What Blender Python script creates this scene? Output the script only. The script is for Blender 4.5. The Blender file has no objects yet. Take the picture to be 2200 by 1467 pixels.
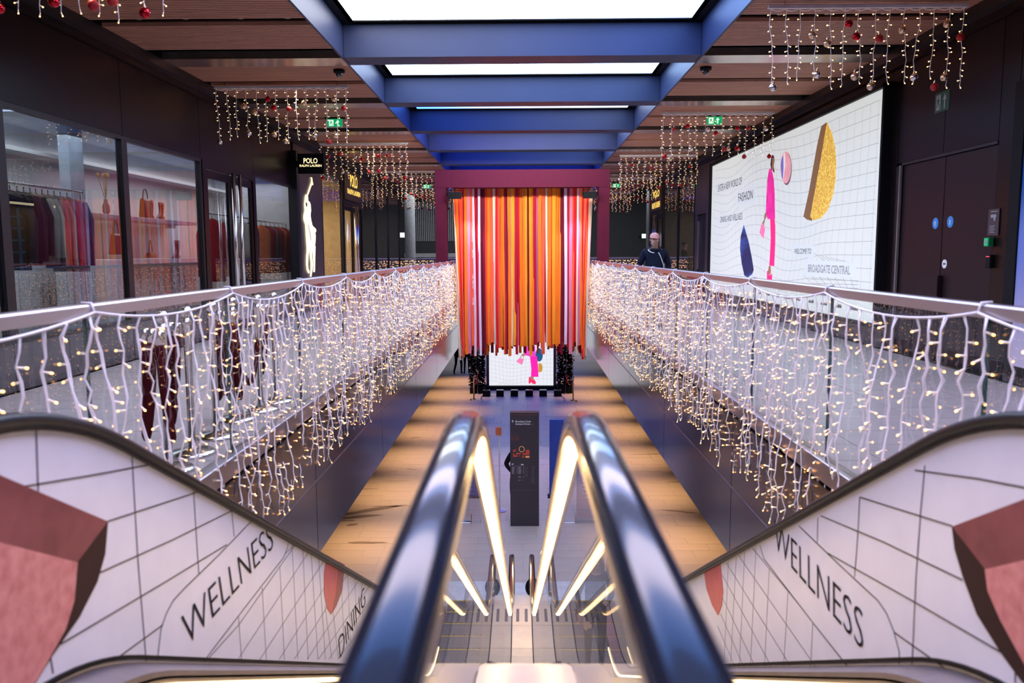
import bpy, bmesh, math, random
from mathutils import Vector, Matrix

# ------------------------------------------------------------------ camera, world, exposure
scn = bpy.context.scene
COL = scn.collection
FPX = 1711.0                                     # focal length in pixels of the 2200 px wide frame
PITCH, YAW, ROLL = math.radians(6.34), 0.0134, 0.004
EYE = Vector((0.0, 0.0, 1.4))
FWD = Vector((-math.sin(YAW) * math.cos(PITCH), math.cos(YAW) * math.cos(PITCH), -math.sin(PITCH)))
_r0 = Vector((math.cos(YAW), math.sin(YAW), 0)); _u0 = _r0.cross(FWD)
RGT = math.cos(ROLL) * _r0 - math.sin(ROLL) * _u0
UPV = math.sin(ROLL) * _r0 + math.cos(ROLL) * _u0
cd = bpy.data.cameras.new('camera'); cam = bpy.data.objects.new('camera', cd); COL.objects.link(cam)
cd.sensor_width = 36.0; cd.lens = 36.0 * FPX / 2200.0; cd.clip_start = 0.05; cd.clip_end = 300
cm = Matrix((RGT, UPV, -FWD)).transposed().to_4x4(); cm.translation = EYE
cam.matrix_world = cm
cd.dof.use_dof = True; cd.dof.focus_distance = 17.0; cd.dof.aperture_fstop = 2.6
scn.camera = cam

world = bpy.data.worlds.new('world'); scn.world = world; world.use_nodes = True
world.node_tree.nodes['Background'].inputs[0].default_value = (0.55, 0.6, 0.8, 1)
world.node_tree.nodes['Background'].inputs[1].default_value = 0.10
scn.view_settings.view_transform = 'Standard'; scn.view_settings.look = 'None'
scn.view_settings.exposure = 0.0; scn.view_settings.gamma = 1.0; scn.view_settings.use_curve_mapping = False
scn.cycles.max_bounces = 8; scn.cycles.diffuse_bounces = 3; scn.cycles.glossy_bounces = 6
scn.cycles.transparent_max_bounces = 32; scn.cycles.sample_clamp_indirect = 4.0
scn.cycles.caustics_reflective = False; scn.cycles.caustics_refractive = False
scn.cycles.use_denoising = True
R = random.Random(11)


def on_plane(px, py, axis, v):
    """the point of a real plane (axis = v) that the photograph shows at a pixel"""
    d = FWD + RGT * ((px - 1100) / FPX) - UPV * ((py - 733.5) / FPX)
    return EYE + d * ((v - EYE[axis]) / d[axis])


def lamp(name, kind, loc, power, color, aim=None, size=None, size_y=None, spot=None, blend=0.6, radius=0.05):
    d = bpy.data.lights.new(name, kind); o = bpy.data.objects.new(name, d); COL.objects.link(o)
    d.energy = power; d.color = color; o.location = loc
    if kind == 'AREA':
        d.shape = 'RECTANGLE'; d.size = size; d.size_y = size_y or size
    else:
        d.shadow_soft_size = radius
    if spot: d.spot_size = spot; d.spot_blend = blend
    if aim is not None:
        o.rotation_euler = (Vector(aim) - Vector(loc)).to_track_quat('-Z', 'Y').to_euler()
    return o


# warm downlights recessed in the soffit of the lower storey and in the slatted ceiling
for yy in (8.6, 11.9, 15.2, 18.5, 21.8, 25.1, 28.4, 31.7, 35.0):
    for sx in (-1, 1):
        lamp('soffit_downlight', 'SPOT', (sx * 2.95, yy, -1.37), 560, (1.0, 0.62, 0.26), (sx * 2.8, yy, -4.3), spot=1.30, blend=1.0, radius=0.06)
for yy in (3.1, 6.4, 9.7, 13.0, 16.3, 19.6, 22.9, 26.2, 29.5):
    for sx in (-1, 1):
        lamp('ceiling_downlight', 'SPOT', (sx * 3.6, yy, 4.0), 85, (1.0, 0.74, 0.50), (sx * 3.6, yy, 0), spot=1.5, blend=0.8, radius=0.05)
# added warm fill brightening the cover at the lower end of the gap
lamp('cover_fill_light', 'AREA', (-0.02, 11.9, -3.2), 4, (1.0, 0.60, 0.28), (-0.02, 11.1, -4.1), size=0.22, size_y=0.06)
# shop interiors
lamp('shop_light', 'AREA', (-6.7, 10.4, 3.2), 52, (0.86, 0.93, 1.0), (-6.7, 10.4, 0), size=1.6, size_y=4.5)
lamp('shop_light', 'AREA', (-6.7, 17.0, 3.2), 85, (0.95, 0.93, 1.0), (-6.7, 17.0, 0), size=1.6, size_y=7.0)
lamp('shop_light', 'AREA', (-6.6, 23.0, 3.2), 300, (1.0, 0.72, 0.38), (-6.6, 23.0, 0), size=1.6, size_y=3.0)
lamp('shop_light', 'AREA', (-6.8, 29.0, 3.2), 130, (1.0, 0.8, 0.55), (-6.8, 29.0, 0), size=1.6, size_y=5.0)
lamp('shop_light', 'AREA', (7.2, 28.0, 3.2), 90, (1.0, 0.75, 0.45), (7.2, 28.0, 0), size=0.8, size_y=7.0)
# stage spots clamped under the portal, aimed at the ribbons
for sx, c in ((-1, (1.0, 0.42, 0.75)), (1, (1.0, 0.42, 0.9))):
    lamp('stage_spot_light', 'SPOT', (sx * 1.72, 20.82, 2.72), 230, c, (sx * 1.0, 21.4, 0.6), spot=1.1, blend=0.9, radius=0.06)
lamp('ribbon_wash', 'AREA', (0, 18.6, 4.0), 200, (1.0, 0.88, 0.76), (0, 21.6, 0.6), size=3.6, size_y=0.25)  # added wash that brightens the ribbon fronts, no fixture stands there
# skylight over the far end of the lower concourse and the open atrium
lamp('atrium_light', 'AREA', (0, 50, 7.5), 1500, (0.8, 0.88, 1.0), (0, 48, -4), size=16, size_y=9)

# ------------------------------------------------------------------ materials
_mats = {}


def nn(nt, t, **kw):
    n = nt.nodes.new(t)
    for k, v in kw.items():
        if k in n.inputs: n.inputs[k].default_value = v
        else: setattr(n, k, v)
    return n


def mat(name, col, rough=0.5, metal=0.0, var=0.08, scale=6.0, bump=0.0, emit=0.0, ecol=None, stretch=None, col2=None, coat=0.0, spec=0.5, sample=True):
    if name in _mats: return _mats[name]
    m = bpy.data.materials.new(name); m.use_nodes = True; nt = m.node_tree
    b = nt.nodes['Principled BSDF']
    if rough >= 0.7 and spec == 0.5: spec = 0.12
    b.inputs['Roughness'].default_value = rough; b.inputs['Metallic'].default_value = metal
    b.inputs['Specular IOR Level'].default_value = spec; b.inputs['Coat Weight'].default_value = coat
    tc = nn(nt, 'ShaderNodeTexCoord'); mp = nn(nt, 'ShaderNodeMapping')
    if stretch: mp.inputs['Scale'].default_value = stretch
    nt.links.new(tc.outputs['Object'], mp.inputs['Vector'])
    nz = nn(nt, 'ShaderNodeTexNoise', Scale=scale, Detail=3.0)
    nt.links.new(mp.outputs['Vector'], nz.inputs['Vector'])
    rp = nn(nt, 'ShaderNodeValToRGB')
    c2 = col2 or tuple(max(0, c * (1 - 2 * var)) for c in col)
    c1 = col if col2 else tuple(min(1, c * (1 + var)) for c in col)
    rp.color_ramp.elements[0].position = 0.3; rp.color_ramp.elements[1].position = 0.7
    rp.color_ramp.elements[0].color = (*c2, 1); rp.color_ramp.elements[1].color = (*c1, 1)
    nt.links.new(nz.outputs['Fac'], rp.inputs['Fac']); nt.links.new(rp.outputs['Color'], b.inputs['Base Color'])
    if bump:
        bp = nn(nt, 'ShaderNodeBump', Strength=bump, Distance=0.01)
        nt.links.new(nz.outputs['Fac'], bp.inputs['Height']); nt.links.new(bp.outputs['Normal'], b.inputs['Normal'])
    if emit:
        b.inputs['Emission Color'].default_value = (*(ecol or col), 1); b.inputs['Emission Strength'].default_value = emit
        if not sample: m.cycles.emission_sampling = 'NONE'
    _mats[name] = m
    return m


def glass_mat(name, tint, gain=1.0, base=0.0):
    m = bpy.data.materials.new(name); m.use_nodes = True; nt = m.node_tree; nt.nodes.clear()
    out = nn(nt, 'ShaderNodeOutputMaterial'); mx = nn(nt, 'ShaderNodeMixShader')
    tr = nn(nt, 'ShaderNodeBsdfTransparent', Color=(*tint, 1)); gl = nn(nt, 'ShaderNodeBsdfGlossy', Roughness=0.004)
    fr = nn(nt, 'ShaderNodeFresnel', IOR=1.52); ge = nn(nt, 'ShaderNodeNewGeometry')
    inv = nn(nt, 'ShaderNodeMath', operation='SUBTRACT'); inv.inputs[0].default_value = 1.0
    nt.links.new(ge.outputs['Backfacing'], inv.inputs[1])
    ad = nn(nt, 'ShaderNodeMath', operation='MULTIPLY_ADD'); ad.inputs[1].default_value = gain; ad.inputs[2].default_value = base
    nt.links.new(fr.outputs[0], ad.inputs[0])
    mu = nn(nt, 'ShaderNodeMath', operation='MULTIPLY', use_clamp=True)
    nt.links.new(ad.outputs[0], mu.inputs[0]); nt.links.new(inv.outputs[0], mu.inputs[1])
    nt.links.new(mu.outputs[0], mx.inputs[0]); nt.links.new(tr.outputs[0], mx.inputs[1]); nt.links.new(gl.outputs[0], mx.inputs[2])
    nt.links.new(mx.outputs[0], out.inputs[0])
    _mats[name] = m
    return m


def screen_mat(name, c_lo, c_hi, strength, axis=0, lo=0.0, hi=1.0, stops=None, object_space=True):
    """self-lit display: a plain colour gradient shown on the screen"""
    m = bpy.data.materials.new(name); m.use_nodes = True; nt = m.node_tree
    b = nt.nodes['Principled BSDF']; b.inputs['Base Color'].default_value = (0.02, 0.02, 0.02, 1); b.inputs['Roughness'].default_value = 0.4
    tc = nn(nt, 'ShaderNodeTexCoord'); sp = nn(nt, 'ShaderNodeSeparateXYZ')
    nt.links.new(tc.outputs['Object'], sp.inputs[0])
    mr = nn(nt, 'ShaderNodeMapRange'); mr.inputs['From Min'].default_value = lo; mr.inputs['From Max'].default_value = hi
    nt.links.new(sp.outputs[axis], mr.inputs['Value'])
    rp = nn(nt, 'ShaderNodeValToRGB'); cr = rp.color_ramp; cr.interpolation = 'EASE'
    cr.elements[0].color = (*c_lo, 1); cr.elements[1].color = (*c_hi, 1)
    for pos, c in (stops or ()):
        e = cr.elements.new(pos); e.color = (*c, 1)
    nt.links.new(mr.outputs[0], rp.inputs['Fac']); nt.links.new(rp.outputs['Color'], b.inputs['Emission Color'])
    b.inputs['Emission Strength'].default_value = strength
    _mats[name] = m
    return m


DARKPANEL = mat('bronze_panel', (0.0095, 0.0045, 0.0048), 0.32, 0.0, 0.12, 1.2, spec=0.2)
PILLAR = mat('pillar_bronze', (0.062, 0.036, 0.040), 0.34, 0.0, 0.1, 1.2, spec=0.5)
DARKTRIM = mat('black_trim', (0.012, 0.010, 0.012), 0.4, 0.2)
FASCIA = mat('fascia_metal', (0.050, 0.037, 0.054), 0.15, 0.7, 0.06, 0.8)
GROOVE = mat('groove_metal', (0.42, 0.40, 0.50), 0.3, 0.9)
STEEL = mat('brushed_steel', (0.60, 0.54, 0.56), 0.36, 1.0, 0.06, 3, stretch=(1, 0.1, 1))
CHROME = mat('chrome', (0.82, 0.76, 0.72), 0.2, 1.0, 0.03)
BRASS = mat('brass_metal', (0.72, 0.55, 0.36), 0.2, 1.0, 0.05)
BRONZE = mat('bronze_beam', (0.52, 0.43, 0.36), 0.24, 0.9, 0.1, 2.0, stretch=(3, 0.3, 1))
SLAT = mat('timber_slat', (0.56, 0.27, 0.17), 0.55, 0.0, 0.12, 5, stretch=(0.3, 8, 1))
TROUGH = mat('trough_paint', (0.030, 0.040, 0.100), 0.45, 0.0, 0.05, 0.8, spec=0.22)
TILE = mat('pale_stone', (0.49, 0.42, 0.41), 0.34, 0.0, 0.06, 3.0)
TILE2 = mat('pale_stone_slab', (0.46, 0.42, 0.41), 0.4, 0.0, 0.08, 2.0)
PAVER = mat('paver_stone', (0.53, 0.42, 0.38), 0.42, 0.0, 0.0, 0.55, bump=0.05, col2=(0.45, 0.35, 0.31))
GROUT = mat('paver_grout', (0.30, 0.25, 0.24), 0.8)
STAIN = mat('damp_stain', (0.24, 0.175, 0.15), 0.35)
GLASS = glass_mat('clear_glass', (0.96, 0.985, 0.975), 1.0)
RAILGLASS = glass_mat('balustrade_glass', (0.97, 0.985, 0.98), 1.0)
SHOPGLASS = glass_mat('shop_glass', (0.80, 0.84, 0.86), 1.7, 0.02)
GLASSEDGE = mat('glass_edge', (0.05, 0.14, 0.13), 0.2)
WIRE = mat('white_cable', (0.90, 0.84, 0.89), 0.4, 0.0, 0.03, emit=0.07, ecol=(1, 0.84, 0.86), sample=False)  # weak emission put in, standing for lamp light on the cable
BULB = mat('frosted_led_cap', (0.95, 0.86, 0.78), 0.4, 0.0, 0.02, emit=0.35, ecol=(1.0, 0.74, 0.52), sample=False)
GLOW = mat('led_tip', (1.0, 0.8, 0.5), 0.4, 0.0, 0.02, emit=6.5, ecol=(1.0, 0.41, 0.09), sample=True)
SOFTRUBBER = mat('worn_handrail_rubber', (0.012, 0.011, 0.013), 0.38, spec=0.35)
GLOW2 = mat('led_tip_ceiling', (1.0, 0.8, 0.5), 0.4, 0.0, 0.02, emit=11.0, ecol=(1.0, 0.46, 0.13))
RUBBER = mat('black_handrail_rubber', (0.012, 0.015, 0.024), 0.21, 0.0, 0.05, coat=0.45, spec=0.6)
WHITEPANEL = mat('white_graphic_panel', (0.77, 0.76, 0.88), 0.4, 0.0, 0.02)
LINE = mat('print_black', (0.009, 0.005, 0.008), 0.6, spec=0.1)
STRIP = mat('light_strip', (1, 0.8, 0.5), 0.4, emit=20.0, ecol=(1.0, 0.66, 0.30))
STRIP2 = mat('skirt_light_strip', (1, 0.8, 0.5), 0.4, emit=4.5, ecol=(1.0, 0.70, 0.36))
GOLDLIT = mat('lit_gold_letter', (1, 0.8, 0.4), 0.4, emit=1.6, ecol=(1.0, 0.82, 0.42))
YELLOWLIT = mat('lit_yellow_letter', (1, 0.7, 0.2), 0.4, emit=1.2, ecol=(1.0, 0.66, 0.12))
BLACK = mat('matt_black', (0.006, 0.006, 0.007), 0.6, spec=0.15)
WHITEPAINT = mat('shop_white', (0.72, 0.70, 0.70), 0.6, 0.0, 0.03)
WHITEPRINT = mat('print_white', (0.75, 0.74, 0.74), 0.5)

# ------------------------------------------------------------------ mesh helpers
class MB:
    def __init__(s): s.v, s.f, s.m, s.mats = [], [], [], []
    def slot(s, m):
        if m not in s.mats: s.mats.append(m)
        return s.mats.index(m)
    def add(s, vs, fs, m):
        k = len(s.v); i = s.slot(m); s.v += [tuple(v) for v in vs]
        for f in fs: s.f.append(tuple(k + j for j in f)); s.m.append(i)
    def box(s, x0, x1, y0, y1, z0, z1, m):
        s.add([(x0, y0, z0), (x1, y0, z0), (x1, y1, z0), (x0, y1, z0), (x0, y0, z1), (x1, y0, z1), (x1, y1, z1), (x0, y1, z1)],
              [(0, 3, 2, 1), (4, 5, 6, 7), (0, 1, 5, 4), (1, 2, 6, 5), (2, 3, 7, 6), (3, 0, 4, 7)], m)
    def bbox(s, x0, x1, y0, y1, z0, z1, m, b=0.01):
        """box with chamfered vertical and top edges"""
        pr = [(x0 + b, y0), (x1 - b, y0), (x1, y0 + b), (x1, y1 - b), (x1 - b, y1), (x0 + b, y1), (x0, y1 - b), (x0, y0 + b)]
        cx, cy = (x0 + x1) / 2, (y0 + y1) / 2
        rings = [[(x, y, z0) for x, y in pr], [(x, y, z1 - b) for x, y in pr],
                 [(x + (b if x < cx else -b), y + (b if y < cy else -b), z1) for x, y in pr]]
        s.rings(rings, m, True, True)
    def rings(s, rings, m, cap0=True, cap1=True, closed=True):
        n = len(rings[0]); vs = [p for r in rings for p in r]; fs = []
        for i in range(len(rings) - 1):
            for j in range(n if closed else n - 1):
                a, b = i * n + j, i * n + (j + 1) % n
                fs.append((a, b, b + n, a + n))
        if cap0: fs.append(tuple(range(n - 1, -1, -1)))
        if cap1: fs.append(tuple((len(rings) - 1) * n + j for j in range(n)))
        s.add(vs, fs, m)
    def lathe(s, prof, m, n=16, c=(0, 0, 0)):
        s.rings([[(c[0] + r * math.cos(2 * math.pi * j / n), c[1] + r * math.sin(2 * math.pi * j / n), c[2] + z) for j in range(n)] for r, z in prof], m)
    def tube(s, pts, r, m, n=6, cap=True):
        pts = [Vector(p) for p in pts]; rings = []; up = None
        for i, p in enumerate(pts):
            t = (pts[min(i + 1, len(pts) - 1)] - pts[max(i - 1, 0)]).normalized()
            if up is None: up = t.orthogonal().normalized()
            up = (up - t * up.dot(t)).normalized(); bi = t.cross(up)
            rr = r[i] if isinstance(r, (list, tuple)) else r
            rings.append([p + (up * math.cos(2 * math.pi * j / n) + bi * math.sin(2 * math.pi * j / n)) * rr for j in range(n)])
        s.rings(rings, m, cap, cap)
    def sphere(s, c, r, m, n=10, k=6, sc=(1, 1, 1)):
        rings = []
        for i in range(1, k):
            a = math.pi * i / k
            rings.append([(c[0] + sc[0] * r * math.sin(a) * math.cos(2 * math.pi * j / n), c[1] + sc[1] * r * math.sin(a) * math.sin(2 * math.pi * j / n), c[2] - sc[2] * r * math.cos(a)) for j in range(n)])
        s.rings(rings, m, True, True)
    def prism(s, poly, d, m):
        """polygon of 3-D points given thickness along vector d"""
        n = len(poly); d = Vector(d); a = [Vector(p) for p in poly]
        nor = Vector((0, 0, 0))
        for i in range(n): nor += a[i].cross(a[(i + 1) % n])
        if nor.dot(d) > 0: a.reverse()
        b = [p + d for p in a]
        s.add(a + b, [tuple(range(n)), tuple(range(2 * n - 1, n - 1, -1))] + [(j, j + n, (j + 1) % n + n, (j + 1) % n) for j in range(n)], m)
    def line(s, pts, w, nor, m, t=0.0015):
        """printed line of width w on a surface of normal nor"""
        nor = Vector(nor); pts = [Vector(p) for p in pts]; L = []
        for i, p in enumerate(pts):
            tg = (pts[min(i + 1, len(pts) - 1)] - pts[max(i - 1, 0)]).normalized()
            sd = nor.cross(tg).normalized() * (w / 2)
            L.append((p - sd, p + sd))
        rings = [[a, b, b + nor * t, a + nor * t] for a, b in L]
        s.rings(rings, m)
    def mesh(s, name, smooth=False):
        me = bpy.data.meshes.new(name); me.from_pydata(s.v, [], s.f)
        for m in s.mats: me.materials.append(m)
        me.polygons.foreach_set('material_index', s.m)
        if smooth: me.polygons.foreach_set('use_smooth', [True] * len(s.f))
        me.update()
        return me
    def build(s, name, parent=None, smooth=False, loc=None, **props):
        o = parent; off = Vector((0, 0, 0))
        while o is not None: off += o.location; o = o.parent
        if off.length > 0: s.v = [tuple(Vector(v) - off) for v in s.v]      # shapes are given in world coordinates
        return obj(name, s.mesh(name, smooth), parent, loc, **props)


def obj(name, data, parent=None, loc=None, **props):
    o = bpy.data.objects.new(name, data); COL.objects.link(o)
    if parent is not None: o.parent = parent
    if loc is not None: o.location = loc
    for k, v in props.items():
        if v: o[k] = v
    return o


def thing(name, label, cat, loc=(0, 0, 0), rotz=0.0, group=None):
    o = obj(name, None, None, loc, label=label, category=cat, group=group)
    o.rotation_euler[2] = rotz; o.empty_display_size = 0.1
    return o


def struct(name, **kw): return obj(name, None, None, None, kind='structure', **kw)


def one_box(name, b, m, parent=None, **kw):
    q = MB(); q.box(*b, m); return q.build(name, parent, **kw)


def dup_tree(o, loc, rotz=None, label=None):
    c = o.copy(); COL.objects.link(c); c.location = loc
    if rotz is not None: c.rotation_euler[2] = rotz
    if label: c['label'] = label
    for ch in list(o.children):
        k = ch.copy(); COL.objects.link(k); k.parent = c
        for g in list(ch.children):
            q = g.copy(); COL.objects.link(q); q.parent = k
    return c


_fonts = {}


def text_shape(s, bold=0.0):
    """outline of a line of text scaled to the unit box"""
    cu = bpy.data.curves.new('lettering', 'FONT'); cu.body = s; cu.resolution_u = 3; cu.offset = bold
    o = bpy.data.objects.new('lettering', cu); COL.objects.link(o)
    dg = bpy.context.evaluated_depsgraph_get(); me = o.evaluated_get(dg).to_mesh()
    vs = [v.co.copy() for v in me.vertices]; fs = [tuple(p.vertices) for p in me.polygons]
    o.evaluated_get(dg).to_mesh_clear(); bpy.data.objects.remove(o); bpy.data.curves.remove(cu)
    x0, x1 = min(v.x for v in vs), max(v.x for v in vs); y0, y1 = min(v.y for v in vs), max(v.y for v in vs)
    return [((v.x - x0) / (x1 - x0), (v.y - y0) / (y1 - y0)) for v in vs], fs


def put_text(mb, s, O, U, V, m, nor=None, lift=0.0, bold=0.0):
    """writes s from O, along U, letters as tall as V"""
    O, U, V = Vector(O), Vector(U), Vector(V); vs, fs = text_shape(s, bold)
    n = U.cross(V).normalized()
    mb.add([O + U * a + V * b + n * lift for a, b in vs], fs, m)


def bez(a, b, c, n=8):
    a, b, c = Vector(a), Vector(b), Vector(c)
    return [(1 - t) ** 2 * a + 2 * t * (1 - t) * b + t * t * c for t in [i / n for i in range(n + 1)]]
# ================================================================== the setting
W = 1.87            # half width of the void
LOW = -4.3          # lower concourse
CEIL = 4.1
END = 41.0
# ---- upper floor: two walkways of stone tiles beside the void
floor = struct('floor')
q = MB()
for sx in (-1, 1):
    x0, x1 = sorted((sx * (W + 0.03), sx * 12.0)); q.box(x0, x1, -9, END, -0.16, -0.03, TILE2)
q.box(-W - 0.03, W + 0.03, -9, 1.2, -0.16, -0.005, TILE2)
q.build('floor_slab', floor)
q = MB(); q.box(-12, -W - 0.03, 14.4, END, -0.03, -0.0, TILE2); q.box(W + 0.03, 12, 14.4, END, -0.03, -0.0, TILE2)
q.box(-12, -W - 0.03, -9, 2.1, -0.03, 0, TILE2); q.box(W + 0.03, 12, -9, 2.1, -0.03, 0, TILE2); q.build('floor_screed', floor)
tm = {}
for sx in (-1, 1):
    xs = [W + 0.05, 2.42, 3.32, 4.22, 5.16]
    for j in range(4):
        a, b = xs[j] + 0.004, xs[j + 1] - 0.004
        for i in range(27):
            y = 2.1 + i * 0.455; sh = 0.0
            key = (sx, j)
            if key not in tm:
                t = MB(); t.box(min(sx * a, sx * b), max(sx * a, sx * b), 0, 0.449, -0.03, 0.0, TILE); tm[key] = t.mesh('tile')
            obj('tile', tm[key], floor, (0, y, R.uniform(-0.001, 0.0)))
# ---- lower floor of pavers
lower = struct('floor_lower')
one_box('paving_bed', (-13, 13, -2, 62, LOW - 0.3, LOW - 0.006), GROUT, lower)
pm = []
for k in range(3):
    t = MB(); t.box(-0.4475, 0.4475, -0.173, 0.173, -0.05, 0, PAVER); pm.append(t.mesh('paver'))
far = MB(); cnt = 0
for i in range(125):
    y = 12.2 + i * 0.35
    half = 5.4 if y < 24 else 4.6
    off = R.choice((0, 0.3, 0.6)); x = -half + off * 0.9 - 0.45
    while x < half:
        lift = LOW + R.uniform(-0.002, 0.001)
        if cnt < 300 and abs(x) < 4.2:
            obj('paver', pm[R.randrange(3)], lower, (x, y, lift)); cnt += 1
        else:
            far.box(x - 0.445, x + 0.445, y - 0.172, y + 0.172, LOW - 0.05, lift, PAVER)
        x += 0.9
far.build('paving_beyond', lower, kind='stuff')
q = MB()
q.box(-13, -6.3, 3, 62, LOW - 0.1, LOW, TILE2); q.box(6.3, 13, 3, 62, LOW - 0.1, LOW, TILE2); q.box(-6.3, 6.3, 3, 11.8, LOW - 0.1, LOW - 0.002, TILE2)
q.build('paving_margin', lower)
st = MB()                                        # damp marks on the paving
for px, py, w, h, a in [(800, 1095, .85, .10, .5), (770, 1110, .5, .09, .3), (735, 1118, .3, .05, 0), (845, 1087, .5, .035, .05), (757, 1127, .14, .07, .3),
                        (790, 1050, .28, .03, 0), (850, 1033, .4, .02, 0), (885, 1008, .16, .03, -.4), (893, 940, .15, .05, .3), (790, 1165, .4, .06, 0),
                        (1245, 1000, .3, .12, 0), (1255, 1010, .5, .03, 0), (1400, 975, .6, .03, .05), (1455, 1098, .4, .05, -.3), (1450, 1035, .2, .03, 0), (1070, 1000, .5, .02, 0), (1200, 1050, .3, .05, 0)]:
    c = on_plane(px, py, 2, LOW + 0.002); pts = []
    rr = random.Random(px)
    for k in range(18):
        t = 2 * math.pi * k / 18; u = w * math.cos(t) * rr.uniform(.75, 1.1); v = h * math.sin(t) * rr.uniform(.6, 1.3)
        pts.append((c.x + u * math.cos(a) - v * math.sin(a), c.y + u * math.sin(a) + v * math.cos(a), LOW + 0.002))
    st.prism(pts, (0, 0, -0.0015), STAIN)
st.build('damp_stain', lower)
# walls of the lower storey and the soffit above it
wl = struct('wall_lower')
q = MB(); q.box(-9.2, -9, 3, 60, LOW, -1.33, DARKPANEL); q.box(9, 9.2, 3, 60, LOW, -1.33, DARKPANEL); q.box(-9, 9, 0.5, 0.7, LOW, -1.33, DARKPANEL)
q.build('wall_cladding', wl)
sf = struct('ceiling_lower')
for sx in (-1, 1):
    q = MB(); x0, x1 = sorted((sx * (W + 0.12), sx * 9.2)); q.box(x0, x1, 0.5, END, -1.33, -1.27, DARKPANEL); q.build('soffit_panel', sf)
dl = MB()
dl.lathe([(0.07, 0), (0.07, -0.012), (0.05, -0.012), (0.045, 0)], mat('lamp_white', (1, .9, .7), .4, emit=5, ecol=(1, .75, .4)), 12)
dlm = dl.mesh('downlight')
for yy in (8.6, 11.9, 15.2, 18.5, 21.8, 25.1, 28.4, 31.7, 35.0):
    for sx in (-1, 1): obj('downlight', dlm, sf, (sx * 2.95, yy, -1.33))
# ---- fascia panels of the slab edges, with the metal reveal between the two rows
for k, (sx, g) in enumerate(((-1, -0.65), (1, -0.70))):
    tr = struct('trim_%d' % (k + 1))
    ys = [-1.0, 3.63] + [6.99 + 3.39 * i for i in range(11)]
    for i in range(len(ys) - 1):
        a, b = ys[i] + 0.008, ys[i + 1] - 0.008
        for z0, z1 in ((-1.33, g - 0.012), (g + 0.012, -0.06)):
            x0, x1 = sorted((sx * W, sx * (W + 0.08))); t = MB(); t.box(x0, x1, a, b, z0, z1, FASCIA); t.build('panel', tr)
    x0, x1 = sorted((sx * (W + 0.005), sx * (W + 0.09))); t = MB(); t.box(x0, x1, -1, END, g - 0.014, g + 0.014, GROOVE); t.build('reveal_strip', tr)
    x0, x1 = sorted((sx * (W + 0.03), sx * (W + 0.12))); t = MB(); t.box(x0, x1, -1, END, -1.32, -0.05, BLACK); t.build('backing', tr)
# ---- ceiling: slatted bays, bronze beams and the light trough
ceil = struct('ceiling')
XT = 2.47
q = MB(); q.box(-5.4, -XT - 0.05, -9, END, CEIL + 0.12, CEIL + 0.16, BLACK); q.box(XT + 0.05, 5.4, -9, END, CEIL + 0.12, CEIL + 0.16, BLACK); q.build('ceiling_void', ceil)
PER = 3.345
beams = [11.36 + PER * k for k in range(-4, 10)]
def slats(y0, y1):
    t = MB(); n = int((y1 - y0) / 0.062)
    for i in range(n):
        y = y0 + (i + 0.5) * (y1 - y0) / n
        t.box(-1.26, 0.0, y - 0.019, y + 0.019, CEIL, CEIL + 0.045, SLAT); t.box(0.006, 1.26, y - 0.019, y + 0.019, CEIL, CEIL + 0.045, SLAT)
    t.box(-1.26, 1.26, y0, y1, CEIL + 0.045, CEIL + 0.06, mat('slat_backing', (0.10, 0.05, 0.035), 0.8))
    return t.mesh('slat_panel')
s1, s2 = slats(0.0, 1.0), slats(0.0, 1.12)
bb = MB(); bb.box(-1.26, 1.26, 0, 0.46, CEIL - 0.005, CEIL + 0.1, BRONZE); bbm = bb.mesh('bronze_beam')
sp = MB()
for x in (-0.75, -0.2, 0.45, 1.0): sp.lathe([(0.035, 0), (0.035, 0.05), (0.02, 0.06)], mat('spot_can', (0.5, 0.42, 0.3), 0.3, 0.8), 10, (x, 0, CEIL + 0.04))
spm = sp.mesh('spot_row')
for y in beams:
    for sx in (-1, 1):
        cx = sx * 3.745
        obj('bronze_beam', bbm, ceil, (cx, y + 0.02, 0))
        obj('slat_panel', s1, ceil, (cx, y + 0.50, 0), kind='stuff')
        obj('spot_row', spm, ceil, (cx, y + 1.63, 0))
        obj('slat_panel', s2, ceil, (cx, y + 1.76, 0), kind='stuff')
cross = MB(); cross.bbox(-XT, XT, 0, 0.46, CEIL, CEIL + 0.44, TROUGH, 0.006); crm = cross.mesh('cross_beam')
for y in beams: obj('cross_beam', crm, ceil, (0, y, 0))
for sx in (-1, 1):
    for y in beams:
        x0, x1 = sorted((sx * XT, sx * (XT + 0.03))); t = MB(); t.box(x0, x1, y + 0.004, y + PER - 0.004, CEIL - 0.01, CEIL + 0.44, TROUGH); t.build('trough_side', ceil)
q = MB(); q.box(-XT - 0.1, XT + 0.1, -3, END + 3, CEIL + 0.5, CEIL + 0.56, BLACK); q.build('trough_roof', ceil)
for sx in (-1, 1):                                # black returns around the light panels
    x0, x1 = sorted((sx * 2.30, sx * (XT + 0.03))); t = MB(); t.box(x0, x1, -3, END, CEIL + 0.44, CEIL + 0.5, BLACK); t.build('trough_shelf', ceil)
cols = {4: ((0.95, 0.97, 1.0), (0.30, 0.50, 1.0)), 5: ((0.62, 0.76, 1.0), (0.45, 0.66, 1.0)), 6: ((0.05, 0.20, 0.9), (0.62, 0.76, 1.0)), 7: ((0.02, 0.12, 0.9), (0.45, 0.6, 0.95)),
        8: ((0.02, 0.10, 0.8), (0.35, 0.5, 0.9)), 9: ((0.01, 0.06, 0.7), (0.03, 0.10, 0.75))}
words = {4: 'largest white glowing ceiling panel, nearest, at the picture top', 5: 'white glowing ceiling panel in the second bay of the blue trough', 6: 'thin sliver of glowing ceiling panel behind the second blue beam',
         7: 'blue glowing ceiling panel hidden above the third cross beam'}
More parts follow.
